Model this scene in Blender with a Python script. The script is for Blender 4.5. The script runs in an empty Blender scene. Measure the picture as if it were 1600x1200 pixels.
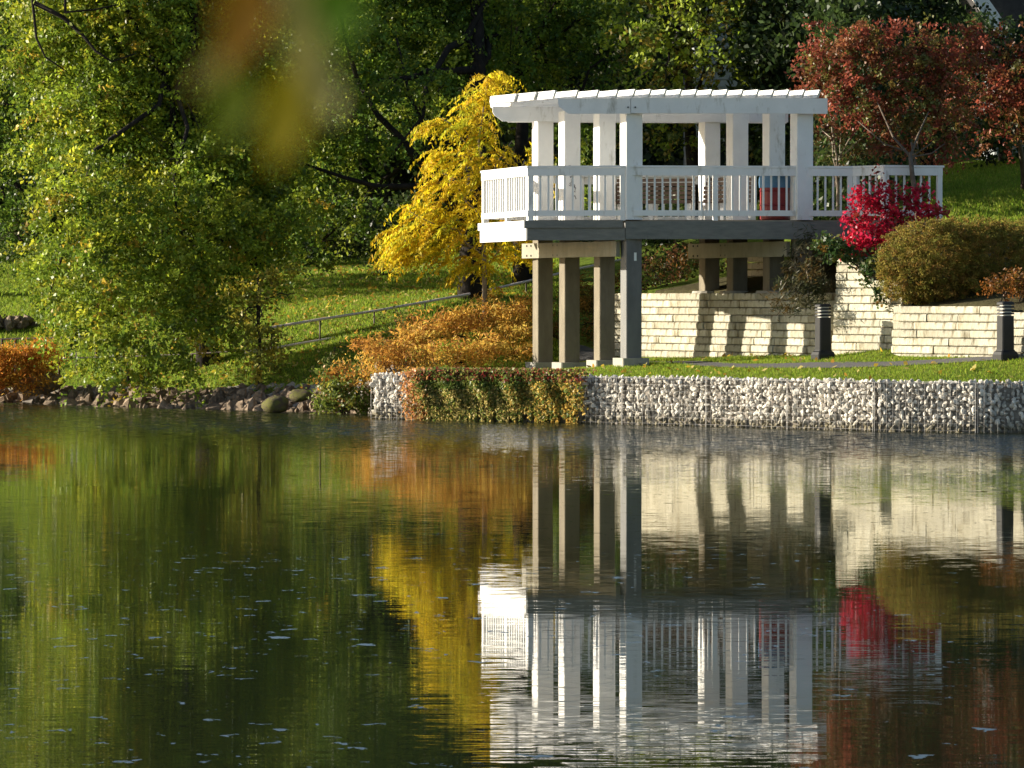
import bpy, math, random
import numpy as np
from mathutils import Vector, Matrix

random.seed(7)
rng = np.random.default_rng(7)
SC = bpy.context.scene
COL = SC.collection
PI = math.pi

# ------------------------------------------------------------------ camera, sky, sun, exposure
EYE, F, CX, HY = 2.3, 6000.0, 800.0, 470.0      # eye height, focal length in photo pixels, horizon row
cam_d = bpy.data.cameras.new('camera')
cam = bpy.data.objects.new('camera', cam_d); COL.objects.link(cam)
cam_d.sensor_width = 36.0
cam_d.lens = 36.0 * F / 1600.0
cam_d.clip_start = 0.1
cam_d.clip_end = 2000
cam.location = (0, 0, EYE)
cam.rotation_euler = (PI / 2 - math.atan((600 - HY) / F), 0, 0)
cam_d.dof.use_dof = True
cam_d.dof.focus_distance = 76.0
cam_d.dof.aperture_fstop = 23.0
SC.camera = cam

SUN_EL, SUN_BEHIND = math.radians(16), math.radians(12)
world = bpy.data.worlds.new('World'); SC.world = world; world.use_nodes = True
wn = world.node_tree
sky = wn.nodes.new('ShaderNodeTexSky'); sky.sky_type = 'NISHITA'; sky.sun_disc = False
sky.sun_elevation = SUN_EL
sky.sun_rotation = -(PI / 2 - SUN_BEHIND)
wn.links.new(sky.outputs[0], wn.nodes['Background'].inputs[0])
wn.nodes['Background'].inputs[1].default_value = 0.07
sun_d = bpy.data.lights.new('sun', 'SUN'); sun_d.energy = 5.0; sun_d.angle = math.radians(0.5)
sun_d.color = (1.0, 0.905, 0.75)
sun = bpy.data.objects.new('sun', sun_d); COL.objects.link(sun)
S_TO = Vector((-math.cos(SUN_BEHIND) * math.cos(SUN_EL), math.sin(SUN_BEHIND) * math.cos(SUN_EL), math.sin(SUN_EL)))
sun.rotation_euler = (-S_TO).to_track_quat('-Z', 'Y').to_euler()
SC.view_settings.view_transform = 'Standard'
SC.view_settings.look = 'None'
SC.view_settings.gamma = 1.0
SC.view_settings.exposure = 1.33
SC.render.engine = 'CYCLES'
SC.cycles.max_bounces = 8
SC.cycles.transparent_max_bounces = 4
SC.cycles.use_denoising = True

def P(px, py, Y):
    """The point at depth Y that stands at this place of the photograph."""
    return Vector(((px - CX) / F * Y, Y, EYE - (py - HY) / F * Y))
def PX(px, Y): return (px - CX) / F * Y
def PZ(py, Y): return EYE - (py - HY) / F * Y

# ------------------------------------------------------------------ materials
MATS = {}
def new_mat(name):
    m = bpy.data.materials.new(name); m.use_nodes = True
    m.node_tree.nodes.clear()
    MATS[name] = m
    return m, m.node_tree
def N(nt, t, **kw):
    n = nt.nodes.new(t)
    for k, v in kw.items():
        if k in n.inputs: n.inputs[k].default_value = v
        else: setattr(n, k, v)
    return n
def L(nt, a, b): nt.links.new(a, b)
def ramp(nt, fac, stops):
    r = nt.nodes.new('ShaderNodeValToRGB')
    e = r.color_ramp.elements
    while len(e) < len(stops): e.new(0.5)
    for i, (p, c) in enumerate(stops):
        e[i].position = p; e[i].color = (*c, 1)
    L(nt, fac, r.inputs[0]); return r.outputs[0]
def coords(nt, scale=(1, 1, 1)):
    tc = nt.nodes.new('ShaderNodeTexCoord'); mp = nt.nodes.new('ShaderNodeMapping')
    mp.inputs['Scale'].default_value = scale
    L(nt, tc.outputs['Object'], mp.inputs[0]); return mp.outputs[0]

def surface(name, stops, scale=4.0, rough=0.7, bump=0.0, bscale=30.0, stretch=(1, 1, 1), per_object=0.0, spec=0.3, dirt=None):
    m, nt = new_mat(name)
    co = coords(nt, stretch)
    n = N(nt, 'ShaderNodeTexNoise', Scale=scale, Detail=6.0, Roughness=0.62); L(nt, co, n.inputs['Vector'])
    col = ramp(nt, n.outputs[0], stops)
    if dirt:
        n2 = N(nt, 'ShaderNodeTexNoise', Scale=dirt[0], Detail=8.0, Roughness=0.7); 
        co2 = coords(nt, dirt[3]); L(nt, co2, n2.inputs['Vector'])
        mr = N(nt, 'ShaderNodeMapRange'); mr.inputs[1].default_value = dirt[1]; mr.inputs[2].default_value = dirt[1] + 0.14
        L(nt, n2.outputs[0], mr.inputs[0])
        mx = N(nt, 'ShaderNodeMix', data_type='RGBA'); mx.inputs[7].default_value = (*dirt[2], 1)
        L(nt, mr.outputs[0], mx.inputs[0]); L(nt, col, mx.inputs[6]); col = mx.outputs[2]
    if per_object:
        oi = nt.nodes.new('ShaderNodeObjectInfo')
        hs = N(nt, 'ShaderNodeHueSaturation')
        mr = N(nt, 'ShaderNodeMapRange'); mr.inputs[3].default_value = 1 - per_object; mr.inputs[4].default_value = 1 + per_object
        L(nt, oi.outputs['Random'], mr.inputs[0]); L(nt, mr.outputs[0], hs.inputs['Value'])
        L(nt, col, hs.inputs['Color']); col = hs.outputs[0]
    b = N(nt, 'ShaderNodeBsdfPrincipled', Roughness=rough)
    b.inputs['Specular IOR Level'].default_value = spec
    L(nt, col, b.inputs['Base Color'])
    if bump:
        n3 = N(nt, 'ShaderNodeTexNoise', Scale=bscale, Detail=5.0); L(nt, co, n3.inputs['Vector'])
        bp = N(nt, 'ShaderNodeBump', Strength=bump, Distance=0.02)
        L(nt, n3.outputs[0], bp.inputs['Height']); L(nt, bp.outputs[0], b.inputs['Normal'])
    o = nt.nodes.new('ShaderNodeOutputMaterial'); L(nt, b.outputs[0], o.inputs[0])
    return m

def leaf_material(name, translucent=0.35, rough=0.45, spec=0.5):
    m, nt = new_mat(name)
    a = nt.nodes.new('ShaderNodeAttribute'); a.attribute_name = 'tint'
    b = N(nt, 'ShaderNodeBsdfPrincipled', Roughness=rough); b.inputs['Specular IOR Level'].default_value = spec
    t = nt.nodes.new('ShaderNodeBsdfTranslucent')
    mx = nt.nodes.new('ShaderNodeMixShader'); mx.inputs[0].default_value = translucent
    L(nt, a.outputs['Color'], b.inputs['Base Color']); L(nt, a.outputs['Color'], t.inputs['Color'])
    L(nt, b.outputs[0], mx.inputs[1]); L(nt, t.outputs[0], mx.inputs[2])
    o = nt.nodes.new('ShaderNodeOutputMaterial'); L(nt, mx.outputs[0], o.inputs[0])
    return m

M_LEAF = leaf_material('leaf', 0.42, 0.45, 0.28)
M_LEAF_SOFT = leaf_material('soft_leaf', 0.52, 0.6, 0.15)
M_WHITE = surface('white_paint', [(0.3, (0.74, 0.74, 0.72)), (0.7, (0.82, 0.82, 0.80))], 3, 0.5, 0.15, 40, dirt=(4.5, 0.57, (0.46, 0.44, 0.38), (1, 1, 0.30)))
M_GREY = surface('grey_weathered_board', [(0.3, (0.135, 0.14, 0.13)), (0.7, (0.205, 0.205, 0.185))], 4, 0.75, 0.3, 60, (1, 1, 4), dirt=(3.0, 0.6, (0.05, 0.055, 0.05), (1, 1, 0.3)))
M_CREAM = surface('cream_timber', [(0.3, (0.24, 0.225, 0.165)), (0.7, (0.33, 0.30, 0.225))], 5, 0.7, 0.3, 50, (1, 1, 0.4), dirt=(2.5, 0.6, (0.26, 0.22, 0.14), (1, 1, 0.3)))
M_POST = surface('post_timber', [(0.3, (0.145, 0.125, 0.09)), (0.7, (0.215, 0.187, 0.136))], 5, 0.8, 0.3, 50, (1, 1, 0.4), dirt=(2.5, 0.6, (0.10, 0.08, 0.055), (1, 1, 0.3)), spec=0.15)
M_POSTGREY = surface('skylit_grey_post', [(0.3, (0.12, 0.12, 0.115)), (0.7, (0.17, 0.17, 0.165))], 5, 0.7, 0.2, 50, (1, 1, 0.4))  # front post: skylight beyond the deck's shade put into a greyer colour
M_DECK = surface('deck_board', [(0.3, (0.22, 0.19, 0.15)), (0.7, (0.32, 0.28, 0.22))], 5, 0.8, 0.2, 50)
M_CONC = surface('concrete', [(0.3, (0.26, 0.25, 0.21)), (0.7, (0.36, 0.34, 0.29))], 6, 0.85, 0.4, 60)
M_BLOCK = surface('wall_block', [(0.28, (0.33, 0.30, 0.21)), (0.55, (0.45, 0.425, 0.33)), (0.75, (0.53, 0.51, 0.43))], 3.2, 0.88, 0.8, 26, (1, 1, 0.55), 0.20, 0.15, dirt=(5.0, 0.50, (0.185, 0.155, 0.095), (1, 1, 0.40)))
M_GABION = surface('gabion_stone', [(0.3, (0.50, 0.465, 0.40)), (0.7, (0.78, 0.74, 0.66))], 7, 0.85, 0.6, 40, per_object=0.38, spec=0.2)
# a dark wet, algae-stained line just above the water
nt = M_GABION.node_tree; pb = next(n for n in nt.nodes if n.type == 'BSDF_PRINCIPLED'); src = pb.inputs['Base Color'].links[0].from_socket
ge = nt.nodes.new('ShaderNodeNewGeometry'); sx = nt.nodes.new('ShaderNodeSeparateXYZ'); L(nt, ge.outputs['Position'], sx.inputs[0])
nw = N(nt, 'ShaderNodeTexNoise', Scale=2.2, Detail=4.0); L(nt, ge.outputs['Position'], nw.inputs['Vector'])
ad = N(nt, 'ShaderNodeMath', operation='MULTIPLY_ADD'); L(nt, nw.outputs[0], ad.inputs[0]); ad.inputs[1].default_value = -0.30; L(nt, sx.outputs[2], ad.inputs[2])
mr = N(nt, 'ShaderNodeMapRange'); mr.inputs[1].default_value = -0.08; mr.inputs[2].default_value = 0.10; mr.inputs[3].default_value = 0.85; mr.inputs[4].default_value = 0.0; L(nt, ad.outputs[0], mr.inputs[0])
mw = N(nt, 'ShaderNodeMix', data_type='RGBA'); mw.inputs[7].default_value = (0.15, 0.125, 0.06, 1); L(nt, mr.outputs[0], mw.inputs[0]); L(nt, src, mw.inputs[6]); L(nt, mw.outputs[2], pb.inputs['Base Color'])
M_RUBBLE = surface('rubble', [(0.3, (0.16, 0.14, 0.12)), (0.7, (0.32, 0.29, 0.25))], 9, 0.9, 0.6, 20)
M_ROCK = surface('shore_rock', [(0.3, (0.12, 0.085, 0.06)), (0.7, (0.25, 0.19, 0.13))], 3, 0.9, 0.7, 18, per_object=0.32, spec=0.2)
M_MOSSY = surface('mossy_rock', [(0.40, (0.07, 0.055, 0.04)), (0.6, (0.11, 0.11, 0.03))], 2.4, 0.95, 0.7, 18, spec=0.1)
M_BARK = surface('dark_bark', [(0.3, (0.014, 0.012, 0.010)), (0.7, (0.034, 0.028, 0.023))], 6, 0.95, 0.9, 22, (1, 1, 0.3), spec=0.1)
M_BARK_PALE = surface('pale_bark', [(0.3, (0.16, 0.13, 0.10)), (0.7, (0.30, 0.25, 0.19))], 8, 0.9, 0.8, 25, (1, 1, 0.4), spec=0.1)
M_BLACK = surface('black_metal', [(0.3, (0.008, 0.009, 0.010)), (0.7, (0.014, 0.015, 0.016))], 5, 0.45, spec=0.25)
M_DIFFUSER = surface('lamp_diffuser', [(0.3, (0.55, 0.55, 0.5)), (0.7, (0.65, 0.65, 0.6))], 5, 0.4)
M_STEEL = surface('handrail_metal', [(0.3, (0.62, 0.52, 0.48)), (0.7, (0.74, 0.65, 0.60))], 6, 0.6, spec=0.3)
M_BROWNMETAL = surface('brown_metal', [(0.3, (0.05, 0.032, 0.025)), (0.7, (0.08, 0.055, 0.04))], 6, 0.6)
M_WIRE = surface('galvanised_wire', [(0.3, (0.30, 0.29, 0.27)), (0.7, (0.40, 0.38, 0.35))], 6, 0.5, spec=0.5)
M_BARK_BROWN = surface('brown_bark', [(0.3, (0.08, 0.06, 0.045)), (0.7, (0.15, 0.12, 0.09))], 8, 0.9, 0.8, 25, (1, 1, 0.4), spec=0.1)
M_PATH = surface('asphalt', [(0.3, (0.075, 0.072, 0.07)), (0.7, (0.12, 0.115, 0.11))], 14, 0.9, 0.5, 80)
M_SLAT = surface('brown_slat', [(0.3, (0.07, 0.045, 0.03)), (0.7, (0.13, 0.085, 0.06))], 6, 0.7, 0.2, 40, (0.3, 1, 4))
M_RED = surface('red_barrel', [(0.3, (0.20, 0.014, 0.018)), (0.7, (0.28, 0.022, 0.024))], 5, 0.4, spec=0.5)
M_BLUE = surface('blue_liner', [(0.3, (0.07, 0.18, 0.32)), (0.7, (0.11, 0.25, 0.42))], 9, 0.4, 0.6, 30)
M_SIDING = surface('grey_siding', [(0.3, (0.20, 0.22, 0.23)), (0.7, (0.27, 0.29, 0.30))], 4, 0.8, spec=0.2)
M_ROOFDARK = surface('dark_roof', [(0.3, (0.035, 0.033, 0.032)), (0.7, (0.06, 0.055, 0.052))], 8, 0.9)
M_INK = surface('ink', [(0.3, (0.05, 0.05, 0.06)), (0.7, (0.08, 0.08, 0.09))], 8, 0.6)
M_TWIG = surface('twig_bark', [(0.3, (0.16, 0.12, 0.09)), (0.7, (0.24, 0.19, 0.14))], 60, 0.8)
m, nt = new_mat('window_glass')
g = N(nt, 'ShaderNodeBsdfPrincipled', Roughness=0.03); g.inputs['Base Color'].default_value = (0.012, 0.016, 0.018, 1)
o = nt.nodes.new('ShaderNodeOutputMaterial'); L(nt, g.outputs[0], o.inputs[0]); M_GLASS = m

# ground: grass turf colour with patches of bare soil
m, nt = new_mat('turf')
co = coords(nt)
n1 = N(nt, 'ShaderNodeTexNoise', Scale=0.5, Detail=5.0); L(nt, co, n1.inputs['Vector'])
c1 = ramp(nt, n1.outputs[0], [(0.35, (0.095, 0.150, 0.016)), (0.65, (0.15, 0.20, 0.024))])
n2 = N(nt, 'ShaderNodeTexNoise', Scale=7.0, Detail=8.0, Roughness=0.75); L(nt, co, n2.inputs['Vector'])
c2 = ramp(nt, n2.outputs[0], [(0.38, (0.45, 0.45, 0.40)), (0.62, (1.25, 1.2, 1.0))])
mx = N(nt, 'ShaderNodeMix', data_type='RGBA', blend_type='MULTIPLY'); mx.inputs[0].default_value = 1
L(nt, c1, mx.inputs[6]); L(nt, c2, mx.inputs[7])
at = nt.nodes.new('ShaderNodeAttribute'); at.attribute_name = 'soil'
ms = N(nt, 'ShaderNodeMix', data_type='RGBA'); ms.inputs[7].default_value = (0.06, 0.045, 0.03, 1)
L(nt, at.outputs['Fac'], ms.inputs[0]); L(nt, mx.outputs[2], ms.inputs[6])
b = N(nt, 'ShaderNodeBsdfPrincipled', Roughness=0.9); b.inputs['Specular IOR Level'].default_value = 0.1
L(nt, ms.outputs[2], b.inputs['Base Color'])
bp = N(nt, 'ShaderNodeBump', Strength=0.8, Distance=0.08); L(nt, n2.outputs[0], bp.inputs['Height']); L(nt, bp.outputs[0], b.inputs['Normal'])
o = nt.nodes.new('ShaderNodeOutputMaterial'); L(nt, b.outputs[0], o.inputs[0]); M_TURF = m

# water: calm lake; wavelet slopes as a normal field, a few steep wavelets that catch the sky
m, nt = new_mat('lake_water')
tc = nt.nodes.new('ShaderNodeTexCoord')
def slope_noise(sx, sy, detail, offs):
    mp = nt.nodes.new('ShaderNodeMapping'); mp.inputs['Scale'].default_value = (sx, sy, 1); mp.inputs['Location'].default_value = (offs, offs * 2.3, 0)
    L(nt, tc.outputs['Object'], mp.inputs[0])
    n = N(nt, 'ShaderNodeTexNoise', Scale=1.0, Detail=detail, Roughness=0.5); n.noise_dimensions = '2D'
    L(nt, mp.outputs[0], n.inputs['Vector'])
    s = N(nt, 'ShaderNodeVectorMath', operation='SUBTRACT'); s.inputs[1].default_value = (0.5, 0.5, 0.5)
    L(nt, n.outputs['Color'], s.inputs[0]); return s.outputs[0]
def scaled(v, x, y):
    s = N(nt, 'ShaderNodeVectorMath', operation='MULTIPLY'); s.inputs[1].default_value = (x, y, 0)
    L(nt, v, s.inputs[0]); return s.outputs[0]
def add(a, b):
    s = N(nt, 'ShaderNodeVectorMath', operation='ADD'); L(nt, a, s.inputs[0]); L(nt, b, s.inputs[1]); return s.outputs[0]
def mathn(op, a, b):
    s = N(nt, 'ShaderNodeMath', operation=op)
    for i, v in enumerate((a, b)):
        if isinstance(v, (int, float)): s.inputs[i].default_value = v
        else: L(nt, v, s.inputs[i])
    return s.outputs[0]
fine = scaled(slope_noise(2.5, 26.0, 2.0, 3.1), 0.0014, 0.032)
mid = scaled(slope_noise(0.12, 1.6, 1.0, 11.7), 0.0004, 0.0040)
# patches of breeze: where the wavelets are steeper
nb = N(nt, 'ShaderNodeTexNoise', Scale=0.09, Detail=3.0); nb.noise_dimensions = '2D'
mpb = nt.nodes.new('ShaderNodeMapping'); mpb.inputs['Scale'].default_value = (0.6, 1.4, 1); L(nt, tc.outputs['Object'], mpb.inputs[0]); L(nt, mpb.outputs[0], nb.inputs['Vector'])
breeze = N(nt, 'ShaderNodeMapRange'); breeze.inputs[1].default_value = 0.38; breeze.inputs[2].default_value = 0.66; L(nt, nb.outputs[0], breeze.inputs[0])
br_s = N(nt, 'ShaderNodeVectorMath', operation='SCALE'); L(nt, fine, br_s.inputs[0])
L(nt, mathn('ADD', mathn('MULTIPLY', breeze.outputs[0], 0.9), 0.45), br_s.inputs[3])
# wavelets near the shore that lean towards the open lake and catch the sky
sh = nt.nodes.new('ShaderNodeAttribute'); sh.attribute_name = 'shore'
mps = nt.nodes.new('ShaderNodeMapping'); mps.inputs['Scale'].default_value = (2.6, 7.0, 1); L(nt, tc.outputs['Object'], mps.inputs[0])
ns = N(nt, 'ShaderNodeTexNoise', Scale=1.0, Detail=3.0, Roughness=0.6); ns.noise_dimensions = '2D'; L(nt, mps.outputs[0], ns.inputs['Vector'])
mpt = nt.nodes.new('ShaderNodeMapping'); mpt.inputs['Scale'].default_value = (6.0, 19.0, 1); L(nt, tc.outputs['Object'], mpt.inputs[0])
ns2 = N(nt, 'ShaderNodeTexNoise', Scale=1.0, Detail=3.0, Roughness=0.6); ns2.noise_dimensions = '2D'; L(nt, mpt.outputs[0], ns2.inputs['Vector'])
lean = mathn('MULTIPLY', mathn('MAXIMUM', mathn('SUBTRACT', mathn('ADD', mathn('MULTIPLY', ns.outputs[0], 0.5), mathn('MULTIPLY', ns2.outputs[0], 0.5)), 0.44), 0.0), -2.6)
lean_y = mathn('MULTIPLY', lean, sh.outputs['Fac'])
# scattered wavelets out on the lake, ragged little patches
wob = scaled(slope_noise(7.0, 7.0, 3.0, 41.0), 0.35, 0.35)
wc = add(tc.outputs['Object'], wob)
nd = N(nt, 'ShaderNodeTexNoise', Scale=0.16, Detail=3.0); nd.noise_dimensions = '2D'; L(nt, tc.outputs['Object'], nd.inputs['Vector'])
def flecks(scale, radius, gain):
    vo = N(nt, 'ShaderNodeTexVoronoi', Scale=scale); vo.voronoi_dimensions = '2D'; L(nt, wc, vo.inputs['Vector'])
    sep = nt.nodes.new('ShaderNodeSeparateColor'); L(nt, vo.outputs['Color'], sep.inputs[0])
    rad = mathn('MULTIPLY', mathn('POWER', sep.outputs[1], 1.6), radius)
    keep = mathn('LESS_THAN', sep.outputs[0], mathn('MULTIPLY', mathn('SUBTRACT', nd.outputs[0], 0.26), gain))
    return mathn('MULTIPLY', mathn('LESS_THAN', vo.outputs['Distance'], rad), keep)
fleck = mathn('MAXIMUM', flecks(1.6, 0.085, 2.3), flecks(3.6, 0.125, 2.3))
comb = nt.nodes.new('ShaderNodeCombineXYZ'); L(nt, mathn('ADD', mathn('MULTIPLY', fleck, -0.088), lean_y), comb.inputs[1])
tot = add(add(br_s.outputs[0], mid), comb.outputs[0])
up = N(nt, 'ShaderNodeVectorMath', operation='ADD'); up.inputs[1].default_value = (0, 0, 1); L(nt, tot, up.inputs[0])
nz = N(nt, 'ShaderNodeVectorMath', operation='NORMALIZE'); L(nt, up.outputs[0], nz.inputs[0])
wb = N(nt, 'ShaderNodeBsdfPrincipled', Roughness=0.01, IOR=1.48)
wb.inputs['Base Color'].default_value = (0.012, 0.016, 0.008, 1)
L(nt, nz.outputs[0], wb.inputs['Normal'])
o = nt.nodes.new('ShaderNodeOutputMaterial'); L(nt, wb.outputs[0], o.inputs[0]); M_WATER = m

# ------------------------------------------------------------------ object helpers
def link(name, mesh, mat=None, parent=None, kind=None, smooth=False):
    o = bpy.data.objects.new(name, mesh); COL.objects.link(o)
    if mat is not None and not mesh.materials: mesh.materials.append(mat)
    if parent is not None: o.parent = parent
    if kind: o['kind'] = kind
    if smooth: mesh.polygons.foreach_set('use_smooth', [True] * len(mesh.polygons))
    return o
def tag(o, label, cat, group=None):
    o['label'] = label; o['category'] = cat
    if group: o['group'] = group
    return o
def thing(name, label, cat, loc=(0, 0, 0), rz=0.0, group=None):
    o = bpy.data.objects.new(name, None); COL.objects.link(o)
    o.location = loc; o.rotation_euler = (0, 0, rz); o.empty_display_size = 0.2
    return tag(o, label, cat, group)

class MB:
    """Collects boxes, prisms and tubes; build() links them as one mesh object."""
    def __init__(self): self.v = []; self.f = []
    def add(self, vs, fs):
        o = len(self.v); self.v += [tuple(v) for v in vs]; self.f += [tuple(i + o for i in f) for f in fs]; return self
    def box(self, c, s, ux=(1, 0, 0), uz=(0, 0, 1), bev=0.0):
        """Box centred at c, full sizes s; ux its own x axis, uz its own z axis. bev chamfers the long edges."""
        ux = Vector(ux).normalized(); uz = Vector(uz); uz = (uz - ux * uz.dot(ux)).normalized(); uy = uz.cross(ux)
        c = Vector(c); hx, hy, hz = s[0] / 2, s[1] / 2, s[2] / 2
        if not bev:
            vs = [c + ux * a * hx + uy * b_ * hy + uz * d * hz for a in (-1, 1) for b_ in (-1, 1) for d in (-1, 1)]
            return self.add(vs, [(0, 1, 3, 2), (4, 6, 7, 5), (0, 4, 5, 1), (2, 3, 7, 6), (0, 2, 6, 4), (1, 5, 7, 3)])
        ring = [(-hx + bev, -hy), (hx - bev, -hy), (hx, -hy + bev), (hx, hy - bev), (hx - bev, hy), (-hx + bev, hy), (-hx, hy - bev), (-hx, -hy + bev)]
        vs = [c + ux * a + uy * b_ + uz * z for z in (-hz, hz) for a, b_ in ring]
        fs = [(i, (i + 1) % 8, 8 + (i + 1) % 8, 8 + i) for i in range(8)] + [tuple(range(7, -1, -1)), tuple(range(8, 16))]
        return self.add(vs, fs)
    def bar(self, a, b_, w, h, up=(0, 0, 1)):
        a, b_ = Vector(a), Vector(b_); d = b_ - a
        return self.box((a + b_) / 2, (d.length, w, h), d, up)
    def prism(self, poly, z0, z1):
        n = len(poly)
        vs = [(x, y, z0) for x, y in poly] + [(x, y, z1) for x, y in poly]
        return self.add(vs, [(i, (i + 1) % n, n + (i + 1) % n, n + i) for i in range(n)] + [tuple(range(n - 1, -1, -1)), tuple(range(n, 2 * n))])
    def tube(self, pts, radii, sides=7):
        pts = [Vector(p) for p in pts]; rings = []
        for i, p in enumerate(pts):
            d = (pts[min(i + 1, len(pts) - 1)] - pts[max(i - 1, 0)]).normalized()
            a = d.cross(Vector((0.31, 0.95, 0.07))).normalized(); b_ = d.cross(a)
            rings += [p + (a * math.cos(t) + b_ * math.sin(t)) * radii[i] for t in [2 * PI * k / sides for k in range(sides)]]
        fs = []
        for i in range(len(pts) - 1):
            for k in range(sides):
                k2 = (k + 1) % sides
                fs.append((i * sides + k, i * sides + k2, (i + 1) * sides + k2, (i + 1) * sides + k))
        fs += [tuple(range(sides - 1, -1, -1)), tuple((len(pts) - 1) * sides + k for k in range(sides))]
        return self.add(rings, fs)
    def lathe(self, prof, c=(0, 0, 0), sides=20):
        vs, fs = [], []
        for r, z in prof: vs += [(c[0] + r * math.cos(2 * PI * k / sides), c[1] + r * math.sin(2 * PI * k / sides), c[2] + z) for k in range(sides)]
        for i in range(len(prof) - 1):
            for k in range(sides): fs.append((i * sides + k, i * sides + (k + 1) % sides, (i + 1) * sides + (k + 1) % sides, (i + 1) * sides + k))
        fs += [tuple(range(sides - 1, -1, -1)), tuple((len(prof) - 1) * sides + k for k in range(sides))]
        return self.add(vs, fs)
    def mesh(self, name):
        me = bpy.data.meshes.new(name); me.from_pydata(self.v, [], self.f); me.update(); return me
    def build(self, name, mat, parent=None, kind=None, smooth=False):
        return link(name, self.mesh(name), mat, parent, kind, smooth)

def quads_mesh(name, V, tint=None, mat=None, parent=None, kind=None, nper=4):
    """V: (n, nper, 3) corner points of separate leaf faces."""
    n = len(V); me = bpy.data.meshes.new(name)
    me.vertices.add(n * nper); me.loops.add(n * nper); me.polygons.add(n)
    me.vertices.foreach_set('co', np.ascontiguousarray(V, dtype=np.float32).ravel())
    me.loops.foreach_set('vertex_index', np.arange(n * nper, dtype=np.int32))
    me.polygons.foreach_set('loop_start', np.arange(0, n * nper, nper, dtype=np.int32))
    me.polygons.foreach_set('loop_total', np.full(n, nper, dtype=np.int32))
    if tint is not None:
        a = me.attributes.new('tint', 'FLOAT_COLOR', 'POINT')
        c = np.ones((n, nper, 4), np.float32); c[:, :, :3] = np.asarray(tint)[:, None, :]
        a.data.foreach_set('color', c.ravel())
    me.update()
    return link(name, me, mat, parent, kind)

def unit(a): return a / np.maximum(np.linalg.norm(a, axis=-1, keepdims=True), 1e-9)
def leaf_quads(C, length, width, axis=None, axis_w=0.0, up_bias=0.3):
    """Rhombic leaves at the points C with random turn; axis (n,3) pulls the leaf's long way towards it."""
    n = len(C)
    nrm = rng.normal(size=(n, 3)); nrm[:, 2] += up_bias * np.sign(rng.random(n) - 0.15); nrm = unit(nrm)
    t = rng.normal(size=(n, 3))
    if axis is not None: t = unit(t) * (1 - axis_w) + axis * axis_w
    t = unit(t - nrm * (t * nrm).sum(1, keepdims=True)); b_ = np.cross(nrm, t)
    l = (length * rng.uniform(0.5, 1.45, n))[:, None]; w = (width * rng.uniform(0.7, 1.25, n))[:, None]
    V = np.stack([C - t * l / 2, C + b_ * w / 2 - t * l * 0.08, C + t * l / 2, C - b_ * w / 2 - t * l * 0.08], 1)
    V[:, 2] += nrm * l * 0.10                        # tip curled a little
    return V
def palette(n, cols, weights=None, jitter=0.18):
    cols = np.array(cols); k = rng.choice(len(cols), n, p=weights)
    return np.clip(cols[k] * (1 + rng.normal(0, jitter, (n, 1))), 0.003, 0.9)

def crown_points(blobs, clumps_per_m3, clump_r, leaves, flat=0.6, shell=0.35, spray=0.0, ragged=0.135):
    """Clump centres in ellipsoid blobs, leaves as a flattened gaussian round each. Returns points, clump index."""
    cs, ds = [], []
    for c, r in blobs:
        vol = 4.19 * r[0] * r[1] * r[2]; k = max(6, int(vol * clumps_per_m3))
        d = unit(rng.normal(size=(k, 3))); rad = rng.random(k) ** shell
        cs.append(np.array(c) + d * rad[:, None] * np.array(r) * rng.uniform(1 - ragged * 1.1, 1 + ragged * 0.9, (k, 1))); ds.append(d)
    cs = np.concatenate(cs); m_ = len(cs)
    per = np.maximum(3, rng.poisson(leaves, m_)); idx = np.repeat(np.arange(m_), per)
    size = clump_r * rng.uniform(0.55, 1.35, m_)
    off = rng.normal(size=(len(idx), 3)) * size[idx][:, None]; off[:, 2] *= flat
    if spray:                                        # leaves strung along a short drooping twig instead of a ball
        d = unit(np.concatenate(ds) * np.array([1, 1, 0.5]) + rng.normal(size=(m_, 3)) * 0.45 + np.array([0, 0, -0.35]))
        u = rng.uniform(-0.35, 1.0, len(idx)); ln = spray * rng.uniform(0.5, 1.5, m_)
        off = off * 0.42 + d[idx] * (u * ln[idx])[:, None]; off[:, 2] -= np.maximum(u, 0) ** 2 * ln[idx] * 0.35
    return cs[idx] + off, idx, m_

def limb_mesh(a, b_, r0, r1, sag=0.0, kinks=5, wob=0.12, sides=7):
    a, b_ = Vector(a), Vector(b_); ln = (b_ - a).length; pts, rs = [], []
    for i in range(kinks + 1):
        t = i / kinks; p = a.lerp(b_, t)
        if 0 < i < kinks: p += Vector(rng.normal(size=3)) * wob * ln * 0.25
        p.z += sag * math.sin(t * PI) * ln; pts.append(p); rs.append(r0 + (r1 - r0) * t)
    return MB().tube(pts, rs, sides)

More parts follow.
